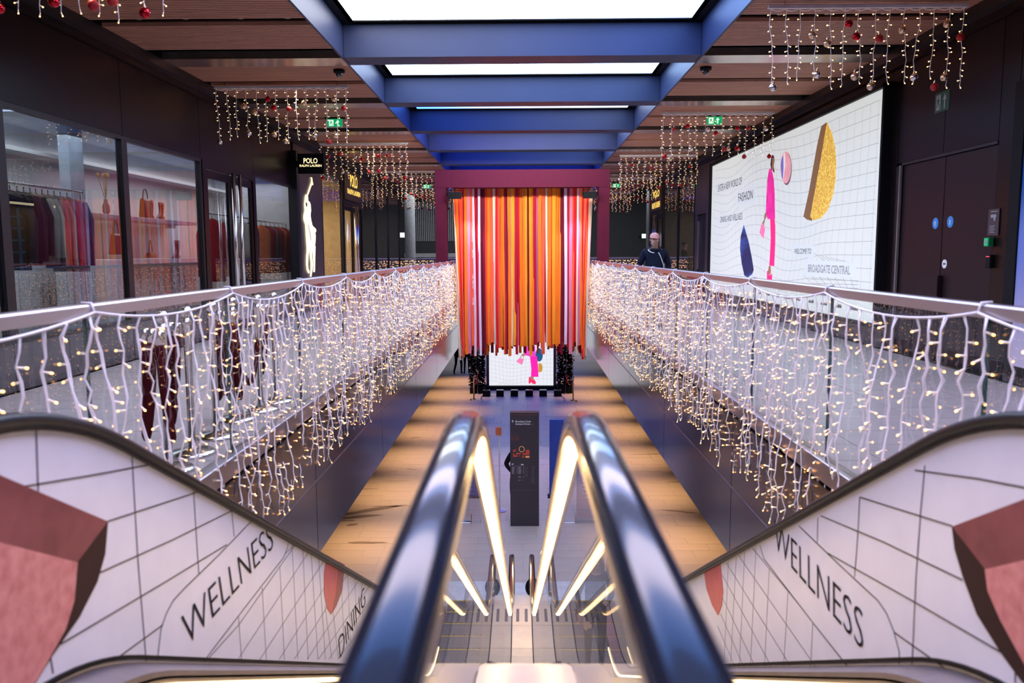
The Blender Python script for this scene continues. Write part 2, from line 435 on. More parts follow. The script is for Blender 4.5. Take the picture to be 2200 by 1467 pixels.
for k, y in enumerate(beams):
    a, b = cols.get(k, ((0.85, 0.92, 1.0), (0.55, 0.72, 1.0)) if k < 3 else ((0.02, 0.08, 0.8), (0.05, 0.12, 0.8)))
    y0, y1 = y - PER + 0.46 + 0.12, y - 0.14
    if k < 4: m = screen_mat('panel_light_%d' % k, (0.03, 0.11, 0.36), (0.02, 0.09, 0.32), 9.0, 1, y0, y1, ((0.28, (0.07, 0.17, 0.48)), (0.46, (0.88, 0.78, 1.0)), (0.78, (0.84, 0.76, 1.0)), (0.92, (0.05, 0.14, 0.40))))
    else: m = screen_mat('panel_light_%d' % k, a, b, 8.0 if k < 6 else 6.0, 0, -2.3, 2.3)
    t = MB(); t.box(-2.30, 2.30, y0, y1, CEIL + 0.455, CEIL + 0.485, m)
    o = t.build('ceiling_light_panel', None, label=words.get(k, 'glowing panel of the ceiling trough beyond the visible bays'), category='light', group='light panels of the ceiling trough')
    fr = MB(); 
    for bx in ((-2.36, 2.36, y0 - .05, y0), (-2.36, 2.36, y1, y1 + .05), (-2.36, -2.30, y0, y1), (2.30, 2.36, y0, y1)): fr.box(*bx, CEIL + 0.44, CEIL + 0.49, BLACK)
    fr.build('panel_frame', o)
# ---- side walls: bronze cladding, cornice, plinth
XW = 5.2
def cladding(w, sx, y0, y1, z0, z1, name='panel', m=DARKPANEL, g=0.006, proud=0.0):
    t = MB(); x0, x1 = sorted((sx * (XW - proud), sx * (XW + 0.05))); t.box(x0, x1, y0 + g, y1 - g, z0 + g, z1 - g, m)
    return t.build(name, w)
wL, wR = struct('wall_left'), struct('wall_right')
ysL = [-4.5, -2.0, 0.5, 3.0, 5.5, 8.02, 10.53, 13.05, 15.6, 18.2]
for i in range(len(ysL) - 1): cladding(wL, -1, ysL[i], ysL[i + 1], 2.93, 3.9)
for w, sx, y1 in ((wL, -1, 34.0), (wR, 1, 33.0)):
    x0, x1 = sorted((sx * 5.0, sx * 5.3))
    t = MB(); t.box(x0, x1, -9, y1, 3.98, 4.1, DARKTRIM); x2, x3 = sorted((sx * 5.12, sx * 5.3)); t.box(x2, x3, -9, y1, 3.9, 3.98, DARKPANEL)
    t.build('cornice', w)
    t = MB(); x2, x3 = sorted((sx * 5.26, sx * 5.3)); t.box(x2, x3, -9, (18.2 if sx < 0 else 24.2), 2.9, 3.95, BLACK); t.build('backing', w)
for i in range(len(ysL) - 1):
    if ysL[i] < 13: cladding(wL, -1, ysL[i], ysL[i + 1], 0.0, 0.5, 'plinth_panel', mat('plinth_stone', (0.07, 0.06, 0.065), 0.35))
cladding(wL, -1, 15.6, 18.2, 0, 0.3, 'plinth_panel', _mats['plinth_stone'])
one_box('wall_return', (-9, -5.2, -4.6, -4.5, 0, 4.1), DARKPANEL, wL)
for sx, w in ((-1, wL), (1, wR)):
    x0, x1 = sorted((sx * 5.2, sx * 5.3)); one_box('wall_end', (x0, x1, -9, -4.5 if sx < 0 else 3.6, 0, 3.9), DARKPANEL, w)
wb = struct('wall_back'); one_box('wall_panel', (-9, 9, -9.1, -9, 0, 4.6), DARKPANEL, wb)
# ---- shop windows on the walkway with the polo shop
def shop_window(n, y0, y1, z0, z1, sx=-1, mull=0.07, glass=SHOPGLASS):
    w = struct('window_%d' % n)
    t = MB(); xa, xb = sorted((sx * (XW - 0.015), sx * (XW + 0.07)))
    t.box(xa, xb, y0, y0 + mull, z0, z1, DARKTRIM); t.box(xa, xb, y1 - mull, y1, z0, z1, DARKTRIM)
    t.box(xa, xb, y0 + mull, y1 - mull, z0, z0 + 0.04, DARKTRIM); t.box(xa, xb, y0 + mull, y1 - mull, z1 - 0.05, z1, DARKTRIM)
    t.build('window_frame', w)
    t = MB(); xa, xb = sorted((sx * (XW + 0.022), sx * (XW + 0.036))); t.box(xa, xb, y0 + mull, y1 - mull, z0 + 0.04, z1 - 0.05, glass); t.build('pane', w)
for n, (a, b) in enumerate(((3.0, 5.5), (5.5, 8.02), (8.02, 10.53), (10.53, 13.05))): shop_window(n + 1, a, b, 0.5, 2.93)
shop_window(5, 15.6, 18.2, 0.3, 2.93)
shop_window(6, 20.83, 23.25, 0.1, 3.55)
shop_window(7, 25.95, 28.6, 0.1, 3.85, mull=0.04); shop_window(8, 28.6, 31.2, 0.1, 3.85, mull=0.04); shop_window(9, 31.2, 34.0, 0.1, 3.85, mull=0.04)
shop_window(10, 24.35, 27.0, 0.1, 3.85, 1, 0.05); shop_window(11, 27.0, 29.8, 0.1, 3.85, 1, 0.05)
def glazed_door(n, y0, y1, z1, sx, m=DARKPANEL):
    d = struct('door_%d' % n); xa, xb = sorted((sx * (XW - 0.03), sx * (XW + 0.06)))
    t = MB(); t.box(xa, xb, y0, y0 + 0.13, 0, z1, m); t.box(xa, xb, y1 - 0.13, y1, 0, z1, m); t.box(xa, xb, y0 + 0.13, y1 - 0.13, z1 - 0.14, z1, m); t.build('door_frame', d)
    ym = (y0 + y1) / 2
    for a, b in ((y0 + 0.14, ym - 0.01), (ym + 0.01, y1 - 0.14)):
        xc, xd = sorted((sx * (XW - 0.01), sx * (XW + 0.04)))
        t = MB(); t.box(xc, xd, a, a + 0.1, 0.02, z1 - 0.15, m); t.box(xc, xd, b - 0.1, b, 0.02, z1 - 0.15, m); t.box(xc, xd, a + 0.1, b - 0.1, z1 - 0.28, z1 - 0.15, m); t.box(xc, xd, a + 0.1, b - 0.1, 0.02, 0.2, m)
        lf = t.build('door_leaf', d)
        t = MB(); xe, xf = sorted((sx * (XW + 0.01), sx * (XW + 0.022))); t.box(xe, xf, a + 0.1, b - 0.1, 0.2, z1 - 0.28, SHOPGLASS); t.build('pane', lf)
    for y in (ym - 0.16, ym + 0.16):
        t = MB(); x = sx * (XW - 0.12); t.tube([(x, y, 0.25), (x, y, z1 - 0.12)], 0.034, CHROME, 14)
        for z in (0.4, z1 - 0.15): t.tube([(x, y, z), (sx * (XW + 0.0), y, z)], 0.012, CHROME, 8)
        t.build('pull_handle', d, True)
glazed_door(1, 13.05, 15.6, 2.93, -1)
glazed_door(2, 23.25, 25.95, 2.95, -1)
glazed_door(3, 29.8, 32.4, 2.95, 1)
# pillar with the rider sign and its black edge post
cladding(wL, -1, 18.3, 20.8, 0.0, 3.9, 'pillar_panel', PILLAR, proud=0.02)
one_box('edge_post', (-5.25, -5.06, 18.1, 18.32, 0, 3.7), DARKTRIM, wL)
for a, b, z0, z1 in ((20.83, 23.25, 3.55, 3.9), (25.95, 34.0, 3.85, 3.95)): cladding(wL, -1, a, b, z0, z1)
cladding(wL, -1, 23.25, 25.95, 2.95, 3.9, 'sign_panel', DARKPANEL)
# ---- right wall: double steel door, pillars, framed screens
for a, b in ((8.62, 8.95), (11.3, 11.55)): cladding(wR, 1, a, b, 0, 3.9, 'pillar_panel')
for a, b in ((8.95, 10.1), (10.1, 11.3)): cladding(wR, 1, a, b, 2.6, 3.9)
cladding(wR, 1, 3.6, 8.62, 3.15, 3.9)
cladding(wR, 1, 11.55, 22.0, 3.72, 3.9); cladding(wR, 1, 11.55, 22.0, 0.0, 0.33, 'plinth_panel', _mats['plinth_stone'])
cladding(wR, 1, 3.6, 8.62, 0.0, 0.1, 'plinth_panel', _mats['plinth_stone'])
cladding(wR, 1, 22.0, 22.9, 0, 3.9, 'pillar_panel', PILLAR); cladding(wR, 1, 22.9, 24.35, 2.5, 3.9, 'panel', PILLAR); cladding(wR, 1, 23.9, 24.35, 0, 2.5, 'pillar_panel', PILLAR)
cladding(wR, 1, 29.8, 33.0, 2.95, 3.9)
cladding(wR, 1, 32.4, 33.0, 0, 2.95, 'pillar_panel')
d4 = struct('door_4')
DOORP = mat('steel_door', (0.016, 0.0075, 0.010), 0.42, 0.0, 0.05, 0.7, spec=0.2)
for a, b in ((8.97, 10.045), (10.06, 11.15)):
    t = MB(); t.bbox(5.215, 5.265, a, b, 0.01, 2.56, DOORP, 0.004); lf = t.build('door_leaf', d4)
t = MB(); t.box(5.19, 5.27, 11.16, 11.3, 0, 2.6, DARKTRIM); t.box(5.19, 5.27, 8.95, 11.3, 2.565, 2.6, DARKTRIM); t.box(5.17, 5.2, 11.15, 11.18, 0, 2.57, mat('frame_edge', (.2, .17, .16), .4)); t.build('door_frame', d4)
t = MB(); t.bbox(5.15, 5.215, 9.98, 10.14, 0.78, 1.1, DOORP, 0.006); t.build('pull_handle', d4)
BLUES = mat('sign_blue', (0.03, 0.22, 0.62), 0.4, emit=0.12, ecol=(.05, .35, .9))
def disc_on_wall(mb, x, y, z, r, m, t=0.004, n=24, sx=1):
    mb.prism([(x, y + r * math.cos(2 * math.pi * k / n), z + r * math.sin(2 * math.pi * k / n)) for k in range(n)], (-sx * t, 0, 0), m)
for y, z in ((9.87, 1.755), (10.22, 1.75)):
    t = MB(); disc_on_wall(t, 5.214, y, z, 0.07, BLUES); disc_on_wall(t, 5.209, y, z + 0.012, 0.014, WHITEPRINT, 0.002); t.box(5.206, 5.21, y - 0.008, y + 0.008, z - 0.035, z + 0.005, WHITEPRINT); t.build('door_disc', d4)
t = MB(); disc_on_wall(t, 5.214, 9.95, 1.245, 0.055, WHITEPRINT); t.box(5.2095, 5.211, 9.92, 9.98, 1.237, 1.253, LINE); t.build('door_disc', d4)
one_box('door_back', (5.27, 5.3, 8.9, 11.3, 0, 2.6), BLACK, d4)
d5 = struct('door_5')
t = MB(); t.bbox(5.21, 5.26, 22.95, 23.85, 0.01, 2.46, DOORP, 0.004); t.build('door_leaf', d5)
t = MB(); t.box(5.15, 5.2, 23.68, 23.72, 0.9, 2.3, STEEL); t.build('pull_handle', d5)
t = MB(); t.box(5.2, 5.27, 22.9, 22.95, 0, 2.5, DARKTRIM); t.box(5.2, 5.27, 23.85, 23.9, 0, 2.5, DARKTRIM); t.build('door_frame', d5)
# ---- shop interiors behind the glass
wS = struct('wall_shop')
SHOPFLOOR = mat('shop_floor', (0.36, 0.31, 0.27), 0.4)
for sx, y0, y1, m in ((-1, -4.5, 20.7, WHITEPAINT), (-1, 20.8, 25.9, mat('shop_cream', (0.62, 0.46, 0.28), 0.6)), (-1, 26.1, 34.0, mat('shop_dark', (0.15, 0.11, 0.08), 0.6)), (1, 24.35, 33.0, mat('shop_amber', (0.30, 0.21, 0.13), 0.6))):
    xa, xb = sorted((sx * 7.9, sx * 8.0)); one_box('back_wall', (xa, xb, y0, y1, 0, 3.5), m, wS)
    xa, xb = sorted((sx * 5.27, sx * 7.9)); one_box('side_wall', (xa, xb, y1 - 0.1, y1, 0, 3.5), m, wS); one_box('side_wall', (xa, xb, y0, y0 + 0.1, 0, 3.5), m, wS)
    one_box('shop_ceiling', (xa, xb, y0 + 0.1, y1 - 0.1, 3.4, 3.5), mat('shop_ceiling', (0.5, 0.5, 0.52), 0.6), wS)
    one_box('shop_floor', (xa, xb, y0 + 0.1, y1 - 0.1, 0.0, 0.02), SHOPFLOOR, wS)
COVE = mat('cove_light', (1, 1, 1), 0.4, emit=1.1, ecol=(0.92, 0.95, 1.0))
one_box('cove_light', (-7.88, -7.8, 7.5, 20.5, 3.02, 3.06), COVE, wS); one_box('cove_shelf', (-7.9, -7.5, 7.5, 20.5, 2.94, 3.0), WHITEPAINT, wS)
one_box('partition', (-7.02, -6.86, 12.2, 12.6, 0.02, 3.4), mat('pale_blue_paint', (0.42, 0.47, 0.55), 0.6), wS)
# far end: dark facade across the atrium and railing edge
wF = struct('wall_far')
one_box('facade', (-25, 25, 60, 60.4, LOW, 14), mat('far_facade', (0.045, 0.045, 0.048), 0.6), wF)
q = MB()
for i in range(44): q.box(-8.6 + i * 0.14, -8.6 + i * 0.14 + 0.07, 59.9, 60, 2.3, 5.2, mat('shutter_grey', (0.5, 0.5, 0.5), 0.5, 0.4))
q.build('shutter_slats', wF, kind='stuff')
q = MB(); q.box(-8.8, -2.6, 59.7, 60, 1.1, 1.4, mat('far_band', (0.5, 0.5, 0.48), 0.5)); q.build('far_band', wF)
for x in (-7.0, 12.0):
    q = MB(); q.lathe([(0.33, LOW), (0.33, 12)], mat('pale_column', (0.55, 0.56, 0.56), 0.4), 20, (x, 50, 0)); q.build('column', wF, True)
for i, x in enumerate((8.6, 9.3, 10.0)):
    q = MB(); q.tube([(x, 55, -0.5), (x, 55, 9)], 0.16, mat('pipe_grey', (0.22, 0.22, 0.22), 0.4, 0.5), 12); q.build('column', wF, True)
LITBOX = mat('lit_sign_white', (1, 1, 1), 0.4, emit=1.3, ecol=(0.85, 1.0, 0.98))
for i, (px, py, w, h) in enumerate(((858, 505, 26, 13), (880, 505, 20, 13), (1386, 507, 18, 12), (1424, 500, 8, 12))):
    c = on_plane(px, py, 1, 57.0); s = 57.0 / FPX
    t = MB(); t.bbox(c.x - w * s / 2, c.x + w * s / 2, 56.9, 57.02, c.z - h * s / 2, c.z + h * s / 2, BLACK, 0.02)
    o = t.build('lit_sign', None, label=('white lit sign board across the atrium, left of the pale column', 'narrower white lit board beside the pale column across the atrium', 'white lit board behind the capped man', 'small lit board just beside the capped man\'s shop door')[i], category='sign')
    t = MB(); t.box(c.x - w * s / 2 + .05, c.x + w * s / 2 - .05, 56.88, 56.9, c.z - h * s / 2 + .05, c.z + h * s / 2 - .05, LITBOX); t.build('lit_face', o)
    t = MB(); t.tube([(c.x, 57.0, c.z), (c.x, 60, c.z)], 0.04, BLACK, 6); t.build('bracket', o)
# ================================================================== railings
def railing(name, label, p0, p1, inward, ys, joint):
    """glass balustrade along Y at x = p0 (inward = direction of the void)"""
    x = p0; t = thing(name, label, 'railing', (x, ys[0], 0))
    m = MB(); m.bbox(min(x, x + 0.004) - 0.035, max(x, x + 0.004) + 0.035, ys[0], ys[1], 1.128, 1.185, STEEL, 0.008); m.build('handrail', t)
    m = MB(); m.bbox(x - 0.045, x + 0.045, ys[0], ys[1], -0.03, 0.10, STEEL, 0.006); m.build('base_channel', t)
    y = joint
    while y > ys[0]: y -= 1.66
    while y < ys[1]:
        a, b = max(y, ys[0]) + 0.006, min(y + 1.66, ys[1]) - 0.006
        m = MB(); m.box(x - 0.010, x + 0.010, a, b, 0.10, 1.15, GLASS); g = m.build('glass_panel', t)
        m = MB(); m.box(x - 0.0095, x + 0.0095, a - 0.003, a, 0.10, 1.15, GLASSEDGE); m.build('glass_edge', g)
        y += 1.66
    return t
XR = W + 0.045
railing('glass_railing', 'glass railing with steel handrail on the shop window side of the void', -XR, 0, 1, (1.3, END), 3.44)
railing('glass_railing', 'glass railing with steel handrail on the billboard side of the void', XR, 0, -1, (1.3, END), 3.28)
t = thing('glass_railing', 'distant glass railing across the end of the walkways, hung with lights', 'railing', (0, END, 0))
for x0, x1 in ((-11, -XR - 0.05), (XR + 0.05, 11)):
    m = MB(); m.box(x0, x1, END, END + 0.06, 1.12, 1.17, STEEL); m.build('handrail', t)
    m = MB(); m.box(x0, x1, END + 0.02, END + 0.04, 0.02, 1.12, GLASS); m.build('glass_panel', t)
    m = MB(); m.box(x0, x1, END - 0.02, END + 0.08, 0.0, 0.02, STEEL); m.build('base_channel', t)

# ================================================================== light curtains
def wire_path(rr, L, n, amp):
    pts = []; x = y = 0.0
    for i in range(n + 1):
        z = -L * i / n
        x += rr.uniform(-amp, amp) * 1.2 - x * 0.10; y += rr.uniform(-amp, amp) * 0.7 - y * 0.15
        if i == 0: x = y = 0.0
        pts.append(Vector((x, y, z)))
    return pts
def bulb_shape(mb, p, d, ln=0.042, r=0.0050, n=6, tip=None):
    d = d.normalized()
    mb.tube([p, p + d * ln * 0.72], [r * 0.7, r], BULB, n, True)
    mb.tube([p + d * ln * 0.74, p + d * ln * 0.92, p + d * ln * 1.0], [r * 0.95, r * 1.0, r * 0.5], tip or GLOW, n, True)
def strand_variant(seed, L, step, amp, rw, twin, axis):
    """mesh of the wire, list of (point, direction) of its lamps"""
    rr = random.Random(seed); n = int(L / 0.055); pts = wire_path(rr, L, n, amp)
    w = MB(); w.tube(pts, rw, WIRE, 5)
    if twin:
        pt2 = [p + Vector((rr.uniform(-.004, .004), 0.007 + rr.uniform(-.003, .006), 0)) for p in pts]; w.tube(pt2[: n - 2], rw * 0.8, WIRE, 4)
    lamps = []; z = 0.07 + rr.uniform(0, .06); k = rr.choice((0, 1))
    while z < L:
        i = min(n, int(z / L * n)); a = rr.uniform(-0.95, 0.95) + (math.pi if k % 2 else 0); k += rr.choice((1, 1, 2))
        h = Vector((math.cos(a), math.sin(a) * 0.8, 0)) if axis == 1 else Vector((math.cos(a), math.sin(a) * 0.45, 0))
        lamps.append((pts[i], h + Vector((0, 0, rr.uniform(-0.7, 0.15))))); z += step * rr.uniform(0.75, 1.25)
    lamps.append((pts[n], Vector((rr.uniform(-.5, .5), rr.uniform(-.5, .5), -0.8))))
    return w, lamps
VAR = []
bm1 = MB(); bulb_shape(bm1, Vector((0, 0, 0)), Vector((0, 0, 1))); BULBMESH = bm1.mesh('bulb', True)
for s in range(14):
    w, lamps = strand_variant(100 + s, 1.50 + 0.16 * ((s * 5) % 7) / 7, 0.092, 0.016, 0.0041, True, 1)
    bl = MB()
    for p, d in lamps: bulb_shape(bl, p, d)
    VAR.append((w.mesh('strand', True), bl.mesh('bulbs', True), lamps))
ORD = ['first', 'second', 'third', 'fourth', 'fifth', 'sixth', 'seventh', 'eighth', 'ninth', 'tenth', 'eleventh', 'twelfth', 'thirteenth']
def curtain(sx, i, y0, y1, near):
    x = sx * (W + 0.0); side = 'shop window side' if sx < 0 else 'billboard side'
    lab = '%s%s swag of white icicle lights from the camera on the %s railing' % ('nearest, ' if i == 0 else '', ORD[i], side) if i < 11 else '%s-from-portal swag of icicle lights on the %s railing' % (['third', 'second'][i - 11], side)
    t = thing('light_curtain', lab, 'string lights', (x, y0, 1.15), group='icicle light curtains on the void railings')
    dip = R.uniform(0.055, 0.085); m = MB(); n = 14; L = y1 - y0
    cpts = [(x + sx * -0.006, y0 + L * k / n, 1.150 - dip * 4 * (k / n) * (1 - k / n)) for k in range(n + 1)]
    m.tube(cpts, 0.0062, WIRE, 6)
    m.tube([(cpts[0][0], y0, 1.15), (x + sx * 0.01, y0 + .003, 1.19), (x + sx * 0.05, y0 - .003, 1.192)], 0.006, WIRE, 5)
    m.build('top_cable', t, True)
    ns = 11 if i < 2 else (15 if i < 4 else 18)
    for k in range(ns):
        f = (k + 0.5 + R.uniform(-.22, .22)) / ns
        wm, bmesh_, lamps = VAR[R.randrange(14)]
        z = -dip * 4 * f * (1 - f) - 0.002
        o = obj('strand', wm, t, (R.uniform(-.008, .008) - sx * 0.008, f * L, z)); o.rotation_euler[2] = R.choice((0, math.pi)) + R.uniform(-.25, .25)
        if near:
            for p, d in lamps:
                b = obj('bulb', BULBMESH, o, p); b.rotation_euler = d.to_track_quat('Z', 'Y').to_euler()
        else: obj('bulbs', bmesh_, o, None, kind='stuff')
for sx, j0 in ((-1, 3.44), (1, 3.28)):
    for i in range(13):
        y0 = j0 + 1.665 * (i - 1); curtain(sx, i, y0, y0 + 1.665, i < 3)
# the far cross railing's lights
for sx in (-1, 1):
    t = thing('light_curtain', 'far icicle lights on the cross railing behind the %s' % ('purple portal and the rider shop' if sx < 0 else 'capped man'), 'string lights', (sx * 3, END - 0.05, 1.12), group='icicle lights on the far cross railing')
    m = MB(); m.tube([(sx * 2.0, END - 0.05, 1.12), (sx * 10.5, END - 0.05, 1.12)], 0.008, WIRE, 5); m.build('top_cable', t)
    ws, bs = MB(), MB(); rr = random.Random(4)
    for k in range(112):
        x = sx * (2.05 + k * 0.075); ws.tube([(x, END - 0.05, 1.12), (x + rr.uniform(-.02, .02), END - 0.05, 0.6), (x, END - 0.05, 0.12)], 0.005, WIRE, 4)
        for j in range(8): bulb_shape(bs, Vector((x, END - 0.05, 1.0 - j * 0.12 + rr.uniform(-.04, .04))), Vector((rr.choice((-1, 1)), -.3, -.2)), 0.06, 0.012, 5)
    ws.build('strand', t, kind='stuff'); bs.build('bulbs', t, kind='stuff')
# ---- curtains with baubles hanging below the slatted ceiling
BAUB = [mat('red_bauble', (0.50, 0.012, 0.02), 0.14, 0.85, 0.02), mat('champagne_bauble', (0.72, 0.52, 0.34), 0.25, 0.9, 0.02), mat('silver_bauble', (0.80, 0.74, 0.68), 0.06, 1.0, 0.02), mat('matt_red_bauble', (0.45, 0.015, 0.02), 0.45, 0.2, 0.02)]
BM = []
for m_ in BAUB:
    t = MB(); t.sphere((0, 0, 0), 0.043, m_, 16, 10); BM.append(t.mesh('bauble', True))
capm = MB(); capm.lathe([(0.012, 0.040), (0.012, 0.054), (0.004, 0.058), (0.003, 0.07)], BRASS, 8); CAPM = capm.mesh('bauble_cap')
CV = []
for s in range(12):
    w, lamps = strand_variant(300 + s, 0.72 + 0.13 * ((s * 7) % 5) / 5, 0.062, 0.009, 0.0030, False, 0)
    bl = MB()
    for p, d in lamps: bulb_shape(bl, p, d, 0.034, 0.0050, 6, GLOW2)
    CV.append((w.mesh('strand', True), bl.mesh('bulbs', True), w.v[-1][2]))
def ceiling_curtain(sx, y, lab, seed):
    x0 = -3.85 if sx < 0 else 3.76; t = thing('bauble_curtain', lab, 'string lights', (x0, y, 4.05), group='icicle lights with baubles below the slatted ceiling')
    m = MB(); m.bbox(x0 - 1.08, x0 + 1.08, y - 0.02, y + 0.02, 4.03, 4.07, WHITEPRINT, 0.005); m.build('hanging_rail', t)
    for xx in (-0.9, 0.9):
        m = MB(); m.tube([(x0 + xx, y, 4.07), (x0 + xx, y, 4.22)], 0.008, CHROME, 6); m.build('hanger', t)
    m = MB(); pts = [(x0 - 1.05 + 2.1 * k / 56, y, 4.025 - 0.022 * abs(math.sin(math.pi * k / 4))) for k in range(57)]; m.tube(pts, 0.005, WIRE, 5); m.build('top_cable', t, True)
    rr = random.Random(seed)
    for k in range(14):
        wm, bm_, _ = CV[rr.randrange(12)]; x = -1.04 + 2.08 * k / 13 + rr.uniform(-.012, .012)
        o = obj('strand', wm, t, (x, 0, -0.025)); o.rotation_euler[2] = rr.choice((0, math.pi))
        obj('bulbs', bm_, o, None, kind='stuff')
        for z in ([-rr.uniform(.12, .4)] if rr.random() < .62 else []) + ([-rr.uniform(.64, .86)] if rr.random() < .66 else []):
            b = obj('bauble', BM[rr.randrange(4)], t, (x + rr.choice((-1, 1)) * 0.035, -0.03, z - 0.02)); obj('cap', CAPM, b)
for sx, ys in ((-1, (6.42, 13.05, 19.7, 26.35, 33.0)), (1, (9.05, 15.72, 22.4, 29.05, 35.7))):
    side = 'shop window side' if sx < 0 else 'billboard side'
    for i, y in enumerate(ys):
        ceiling_curtain(sx, y, '%s row of hanging lights with red and gold baubles on the %s ceiling' % (('nearest', 'second', 'third', 'fourth', 'fifth')[i], side), 40 + i * 2 + sx)

# ================================================================== escalators
def incline(z_off=0.0, z_hi=1.0, z_lo=-3.3, y0=-0.25, y1=12.0):
    line = lambda y: 0.454 - 0.55 * (y - 3.228)
    k1, k2 = 2.235, 10.054
    P = [Vector((0, y0, z_hi))] + bez((0, 1.88, z_hi), (0, k1, z_hi), (0, 2.64, line(2.64)), 10)
    P += [Vector((0, y, line(y))) for y in (3.2, 4.0, 5.5, 7.0, 8.5)] + bez((0, 9.4, line(9.4)), (0, k2, z_lo), (0, 10.8, z_lo), 8) + [Vector((0, y1, z_lo))]
    return [Vector((p.x, p.y, p.z + z_off)) for p in P]
def lean(y): return 0.014 - 0.003 * max(0.0, y)          # the pair of escalators stands a touch out of square
def sweep(mb, path, prof, m, x0=0.0):
    """profile (dx, dn) carried along a path in the YZ plane"""
    rings = []
    for i, p in enumerate(path):
        xs = x0 + (lean(p.y) if abs(x0) < 0.3 else 0.0); t = (path[min(i + 1, len(path) - 1)] - path[max(i - 1, 0)]).normalized(); n = Vector((0, -t.z, t.y))
        rings.append([Vector((xs + a, p.y, p.z)) + n * b for a, b in prof])
    mb.rings(rings, m)
def newel(path, back=True):
    e = path[-1]; r = 0.30
    return path + [Vector((0, e.y + r * math.sin(a), e.z - r + r * math.cos(a))) for a in [math.pi * k / 10 for k in range(1, 11)]]
RAILPROF = [(-0.042, -0.016), (-0.040, 0.006), (-0.031, 0.018), (-0.014, 0.023), (0.014, 0.023), (0.031, 0.018), (0.040, 0.006), (0.042, -0.016), (0.035, -0.026), (-0.035, -0.026)]
def rect(w, a, b): return [(-w, a), (-w, b), (w, b), (w, a)]
XI, XO = 0.157, 1.35
hr = incline(-0.023); deckp = incline(-0.80)
for sx in (-1, 1):
    e = thing('escalator', 'escalator whose white graphic panel stands on the %s of the void' % ('shop window side' if sx < 0 else 'billboard side'), 'escalator', (sx * 0.75, 0, 0))
    m = MB(); sweep(m, newel(hr), RAILPROF, RUBBER, sx * XI); m.build('inner_handrail', e, True)
    m = MB(); sweep(m, newel(hr), [(a * 0.8, b * .75 + .004) for a, b in RAILPROF], SOFTRUBBER, sx * (XO + 0.01)); m.build('outer_handrail', e, True)
    # inner glass balustrade
    m = MB(); up = incline(-0.055); 
    for i in range(len(up) - 1):
        a, b = up[i], up[i + 1]; c, d = deckp[i], deckp[i + 1]; x0, x1 = sx * XI - 0.006, sx * XI + 0.006; la, lb = lean(a.y), lean(b.y)
        m.add([(x0 + la, a.y, a.z), (x0 + lb, b.y, b.z), (x0 + lb, d.y, d.z), (x0 + la, c.y, c.z), (x1 + la, a.y, a.z), (x1 + lb, b.y, b.z), (x1 + lb, d.y, d.z), (x1 + la, c.y, c.z)], [(0, 1, 2, 3), (7, 6, 5, 4)], RAILGLASS)
    m.build('glass_balustrade', e)
    # steel profile under the handrail and the light line on its inner side
    m = MB(); sweep(m, newel(incline(-0.062)), rect(0.039, -0.010, 0.010), mat('handrail_profile', (0.45, 0.36, 0.28), 0.3, 0.9), sx * XI); m.build('rail_profile', e)
    m = MB(); lp = [p for p in incline(-0.085) if 1.9 < p.y < 11.95] + [Vector((0, 11.95, -3.385))]; sweep(m, lp, rect(0.0065, -0.016, 0.012), STRIP, sx * (XI - 0.0145)); m.build('light_strip', e)
    # outer solid balustrade with the printed graphic
    m = MB(); up = incline(-0.042)
    xa, xb = sx * XO, sx * (XO + 0.05)
    rg = []
    for p, d in zip(up, deckp): rg.append([(xa, p.y, p.z), (xb, p.y, p.z), (xb, d.y, d.z), (xa, d.y, d.z)])
    m.rings(rg, WHITEPANEL); gp = m.build('graphic_panel', e)
    m = MB(); sweep(m, incline(-0.040), rect(0.030, -0.012, 0.0), SOFTRUBBER, sx * (XO + 0.016)); m.build('panel_cap', e)
    m = MB(); rg = [[(sx * (XO + 0.051), p.y, p.z), (sx * (XO + 0.09), p.y, p.z), (sx * (XO + 0.09), p.y, p.z - 1.35), (sx * (XO + 0.051), p.y, p.z - 1.35)] for p in incline(-0.06)]
    m.rings(rg, FASCIA); m.build('outer_cladding', e)
    m = MB(); sweep(m, [p for p in incline(-0.785) if p.y > 0.3], rect(0.006, -0.004, 0.010), BLACK, sx * (XO - 0.006)); m.build('panel_gasket', e)
    # decks and skirts either side of the steps
    for x0, x1, nm in ((XO - 0.13, XO, 'outer_deck'), (XI + 0.006, XI + 0.10, 'inner_deck')):
        m = MB(); rg = [[(sx * x0, p.y, p.z - 0.03), (sx * x1, p.y, p.z), (sx * x1, p.y, p.z - 0.04), (sx * x0, p.y, p.z - 0.06)] for p in deckp]
        m.rings(rg, mat('deck_steel', (0.36, 0.31, 0.33), 0.3, 0.8)); m.build(nm, e)
    for x0, nm in ((XO - 0.13, 'outer_skirt'), (XI + 0.10, 'inner_skirt')):
        m = MB(); rg = [[(sx * x0, p.y, p.z - 0.05), (sx * (x0 + 0.01), p.y, p.z - 0.05), (sx * (x0 + 0.01), p.y, p.z - 0.42), (sx * x0, p.y, p.z - 0.42)] for p in deckp]
        m.rings(rg, mat('skirt_steel', (0.30, 0.25, 0.22), 0.3, 0.8)); m.build(nm, e)
    m = MB(); sk = [p for p in incline(-0.89) if 0.6 < p.y < 11.5]; sweep(m, sk, rect(0.006, -0.012, 0.012), STRIP2, sx * (XO - 0.142)); m.build('skirt_light', e)
    # steps
    s = MB(); s.box(-0.48, 0.48, -0.20, 0.20, -0.16, 0, mat('step_alloy', (0.16, 0.15, 0.15), 0.45, 0.7)); s.box(-0.48, 0.48, 0.165, 0.2, 0.0, 0.004, mat('step_yellow', (0.42, 0.28, 0.04), 0.6))
    for k in range(12): s.box(-0.46 + k * 0.08, -0.43 + k * 0.08, -0.19, 0.16, 0, 0.008, _mats['step_alloy'])
    sm = s.mesh('step')
